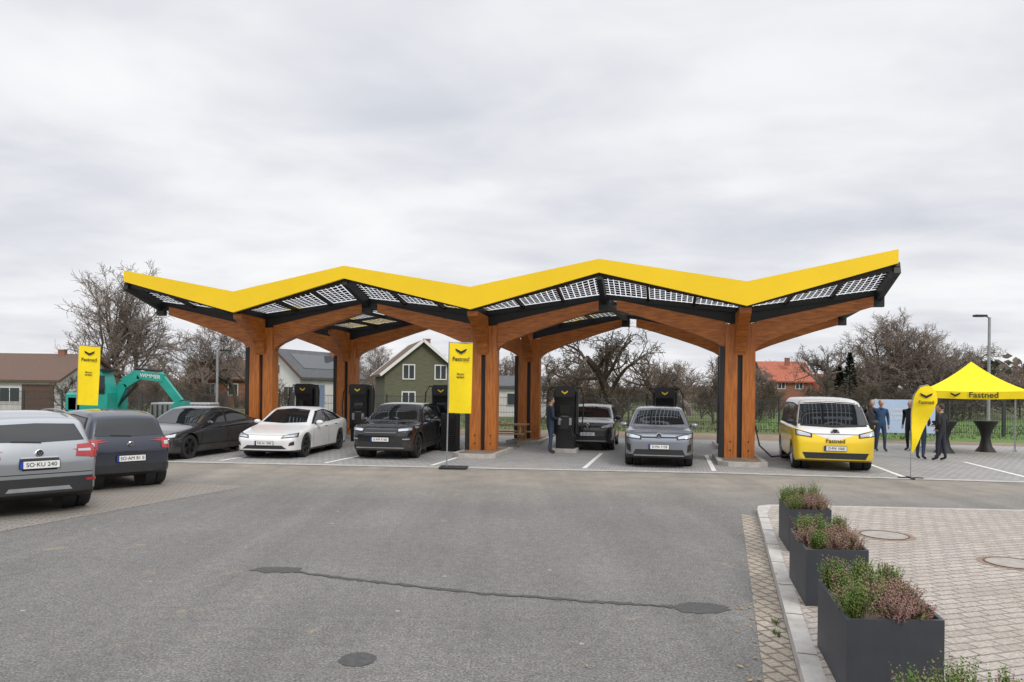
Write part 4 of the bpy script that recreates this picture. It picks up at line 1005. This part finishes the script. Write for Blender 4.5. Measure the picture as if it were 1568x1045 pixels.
# ---------------------------------------------------------------- people
def person(x,y,rz,jac,pan,hair='hair',h=1.75,arms='rest',stride=.05,name='standing_person',shoe=(.02,.02,.02),female=False):
    k=h/1.75; jm=mat('jacket_mat',jac,.8,var=.25,vscale=8); tm=mat('trousers_mat',pan,.85,var=.2,vscale=8); sm=mat('shoe_mat',shoe,.6)
    J=[];E_=[];Rr=[];tag=[]
    def j(p,r): J.append(tuple(a*k for a in p)); Rr.append(r*k if not isinstance(r,tuple) else tuple(q*k for q in r)); return len(J)-1
    def e(a,b,t): E_.append((a,b)); tag.append(t)
    pel=j((0,0,.96),(.125,.155)); sp=j((.0,0,1.16),(.11,.135)); ch=j((.0,0,1.34),(.12,.165)); nk=j((.0,0,1.475),.062); hb=j((.012,0,1.57),.055)
    e(pel,sp,0);e(sp,ch,0);e(ch,nk,0);e(nk,hb,3)
    sw=.165 if female else .185
    for s in (1,-1):
        sh=j((0,s*sw,1.40),.068); 
        if arms=='rest': el=(-.03,s*(sw+.06),1.13); wr=(.05,s*(sw+.05),.90)
        elif arms=='front' : el=(.0,s*(sw+.07),1.14); wr=(.20,s*(sw-.05),1.08)
        elif arms=='reach': el=(.12,s*(sw+.03),1.20) if s>0 else (-.03,s*(sw+.06),1.13); wr=(.34,s*sw*.9,1.28) if s>0 else (.05,s*(sw+.05),.90)
        else: el=(-.05,s*(sw+.09),1.14); wr=(.09,s*(sw-.02),1.0)
        el=j(el,.050); w_=j(wr,.034)
        e(ch,sh,0);e(sh,el,0);e(el,w_,0)
        d=(Vector(J[w_])-Vector(J[el])).normalized(); hd=j(tuple(a/k for a in (Vector(J[w_])+d*.09*k)),(.018,.034)); e(w_,hd,3)
        hp=j((0,s*.09,.88),.095); kn=j((s*stride*.6+.02,s*.105,.49),.064); an=j((s*stride-.02,s*.11,.10),.043); to=j((s*stride+.15,s*.125,.035),.036)
        e(pel,hp,1);e(hp,kn,1);e(kn,an,1);e(an,to,2)
    me=bpy.data.meshes.new('p'); me.from_pydata(J,E_,[]); o=bpy.data.objects.new(name,me); COL.objects.link(o)
    md=o.modifiers.new('k','SKIN')
    sv=me.skin_vertices[0].data
    for i,r in enumerate(Rr): sv[i].radius=r if isinstance(r,tuple) else (r,r)
    sv[0].use_root=True
    ss=o.modifiers.new('s','SUBSURF'); ss.levels=2; ss.render_levels=2
    dg=bpy.context.evaluated_depsgraph_get(); dg.update(); bm=bpy.data.meshes.new_from_object(o.evaluated_get(dg)); bpy.data.objects.remove(o)
    b=MB(); mats=[jm,tm,sm,M['skin']]
    def seg(p,a,c):
        a=Vector(a);c=Vector(c);t=max(0,min(1,(p-a).dot(c-a)/max(1e-9,(c-a).length_squared))); return (p-(a+(c-a)*t)).length
    b.v=[tuple(v.co) for v in bm.vertices]
    for p in bm.polygons:
        c=p.center; best=min(range(len(E_)),key=lambda q:seg(c,J[E_[q][0]],J[E_[q][1]])); t=tag[best]
        if t==1 and c.z>.84*k: t=0
        b.f.append(tuple(p.vertices)); b.mi.append(b.m(mats[t]))
    hc=Vector((.02,0,1.645))*k
    b.ell(hc,(.095*k,.075*k,.118*k),'skin',16,12)
    b.ell(hc+Vector((.012,0,-.06))*k,(.070*k,.055*k,.06*k),'skin',12,8)
    b.ell(hc+Vector((.096,0,-.012))*k,(.018*k,.011*k,.022*k),'skin',8,6)
    b.ell(hc+Vector((.082,0,-.058))*k,(.012*k,.024*k,.007*k),M['red'] if female else M['skin'],8,6)
    for s in (1,-1):
        b.ell(hc+Vector((.078,s*.03,.008))*k,(.012*k,.013*k,.008*k),'ink',8,6); b.ell(hc+Vector((-.005,s*.076,-.01))*k,(.02*k,.01*k,.03*k),'skin',8,6)
    b.ell(hc+Vector((-.022,0,.028))*k,(.092*k,.084*k,.105*k),hair,16,10)
    if female: b.ell(hc+Vector((-.05,0,-.07))*k,(.055*k,.085*k,.13*k),hair,12,8)
    for q,t in enumerate(tag):
        if t==3 and q>3:
            a=Vector(J[E_[q][0]]); c=Vector(J[E_[q][1]]); d=(c-a).normalized(); sd=Vector((1,0,0)) if abs(d.z)>.7 else Vector((0,1,0))
            sd=(sd-d*sd.dot(d)).normalized(); nn=d.cross(sd)
            for f,(off,ln_) in enumerate(((-.026,.055),(-.009,.068),(.009,.064),(.025,.050))):
                p=c+sd*off*k; b.tube([p,p+d*ln_*.5*k,p+(d*.9+nn*.35)*ln_*k],[.0085*k,.0078*k,.006*k],'skin',6)
            p=a+d*.03*k-sd*.03*k; b.tube([p,p+(d*.7-sd*.7)*.035*k,p+(d*1.3-sd*.6)*.055*k],[.011*k,.009*k,.007*k],'skin',6)
    b.tube([(0,0,1.45*k),(0,0,1.50*k)],[.09*k,.075*k],jm,12)
    b.make(name,None,smooth=60,loc=(x,y,.004),rz=rz)
nv=(.02,.03,.055); bk=(.014,.014,.017); jn=(.035,.055,.10)
person(1.24,22.9,.25,nv,(.03,.05,.09),'hair',1.80,'front')
person(11.75,23.6,1.9,bk,bk,'hair',1.68,'front',female=True)
person(12.95,25.2,-1.7,(.02,.06,.13),jn,'hairg',1.80,'rest',.08); person(13.2,26.3,-2.2,(.03,.04,.06),bk,'hairg',1.78,'pocket')
person(12.7,22.3,.6,(.035,.04,.06),jn,'hair',1.74,'front'); person(13.1,21.9,2.2,bk,(.02,.025,.04),'hair',1.72,'pocket',.07)
person(13.7,23.0,3.0,bk,bk,'hair',1.66,'front',female=True); person(14.2,25.6,-2.6,bk,bk,'hairg',1.78,'rest')
person(12.2,26.8,-1.3,bk,bk,'hair',1.76,'pocket')

# ---------------------------------------------------------------- world, sun, camera
w=bpy.data.worlds.new('World'); scn.world=w; w.use_nodes=True; nt=w.node_tree
bg=nt.nodes['Background']; out=nt.nodes['World Output']
el,rot=math.radians(42),math.radians(150)
sky=N(nt,'ShaderNodeTexSky'); sky.sky_type='NISHITA'; sky.sun_disc=False; sky.sun_elevation=el; sky.sun_rotation=rot; sky.air_density=1.2; sky.dust_density=3
nt.links.new(sky.outputs[0],bg.inputs[0]); bg.inputs[1].default_value=.10
tc=N(nt,'ShaderNodeTexCoord'); sx=N(nt,'ShaderNodeSeparateXYZ'); nt.links.new(tc.outputs['Generated'],sx.inputs[0])
zc=math_(nt,'ADD',math_(nt,'MAXIMUM',sx.outputs['Z'],0.),.14)
cb=N(nt,'ShaderNodeCombineXYZ'); nt.links.new(math_(nt,'DIVIDE',sx.outputs['X'],zc),cb.inputs[0]); nt.links.new(math_(nt,'DIVIDE',sx.outputs['Y'],zc),cb.inputs[1])
def wn(sc,det,ro,dist=0.,vec=None):
    n=N(nt,'ShaderNodeTexNoise'); n.inputs['Scale'].default_value=sc; n.inputs['Detail'].default_value=det; n.inputs['Roughness'].default_value=ro; n.inputs['Distortion'].default_value=dist
    nt.links.new(vec or cb.outputs[0],n.inputs['Vector']); return n.outputs['Fac']
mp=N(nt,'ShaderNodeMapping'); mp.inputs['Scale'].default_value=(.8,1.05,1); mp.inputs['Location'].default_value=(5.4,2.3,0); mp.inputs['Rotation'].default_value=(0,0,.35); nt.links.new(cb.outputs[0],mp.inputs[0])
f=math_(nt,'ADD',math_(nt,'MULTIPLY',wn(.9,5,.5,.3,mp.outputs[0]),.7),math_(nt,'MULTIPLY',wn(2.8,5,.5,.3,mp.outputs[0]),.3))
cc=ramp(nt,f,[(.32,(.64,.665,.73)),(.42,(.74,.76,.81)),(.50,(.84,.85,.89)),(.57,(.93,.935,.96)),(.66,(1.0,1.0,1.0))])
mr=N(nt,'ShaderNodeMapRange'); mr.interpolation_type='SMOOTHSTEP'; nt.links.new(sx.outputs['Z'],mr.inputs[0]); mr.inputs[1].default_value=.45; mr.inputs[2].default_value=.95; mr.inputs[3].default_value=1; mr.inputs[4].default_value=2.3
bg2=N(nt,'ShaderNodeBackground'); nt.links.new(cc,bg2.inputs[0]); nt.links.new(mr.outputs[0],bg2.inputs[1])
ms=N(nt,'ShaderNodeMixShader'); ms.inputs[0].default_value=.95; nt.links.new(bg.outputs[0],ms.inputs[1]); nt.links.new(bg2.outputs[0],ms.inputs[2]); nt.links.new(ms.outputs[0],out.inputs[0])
ld_=bpy.data.lights.new('sun','SUN'); ld_.energy=1.5; ld_.angle=math.radians(18); ld_.color=(1,.94,.86)
so=bpy.data.objects.new('sun',ld_); COL.objects.link(so)
sdir=Vector((math.sin(rot)*math.cos(el),math.cos(rot)*math.cos(el),math.sin(el)))
so.rotation_euler=sdir.to_track_quat('Z','Y').to_euler(); so.location=(0,0,30)
cd=bpy.data.cameras.new('camera'); cam=bpy.data.objects.new('camera',cd); COL.objects.link(cam)
cd.sensor_width=36; cd.lens=36*1100/1568; cd.shift_y=.0469; cd.clip_end=6000; cd.clip_start=.1
cam.matrix_world=Matrix.Translation((0,0,2.05))@Matrix.Rotation(math.pi/2,4,'X')@Matrix.Rotation(math.radians(.63),4,'Z')
scn.camera=cam
scn.view_settings.view_transform='Standard'; scn.view_settings.look='None'; scn.view_settings.exposure=0
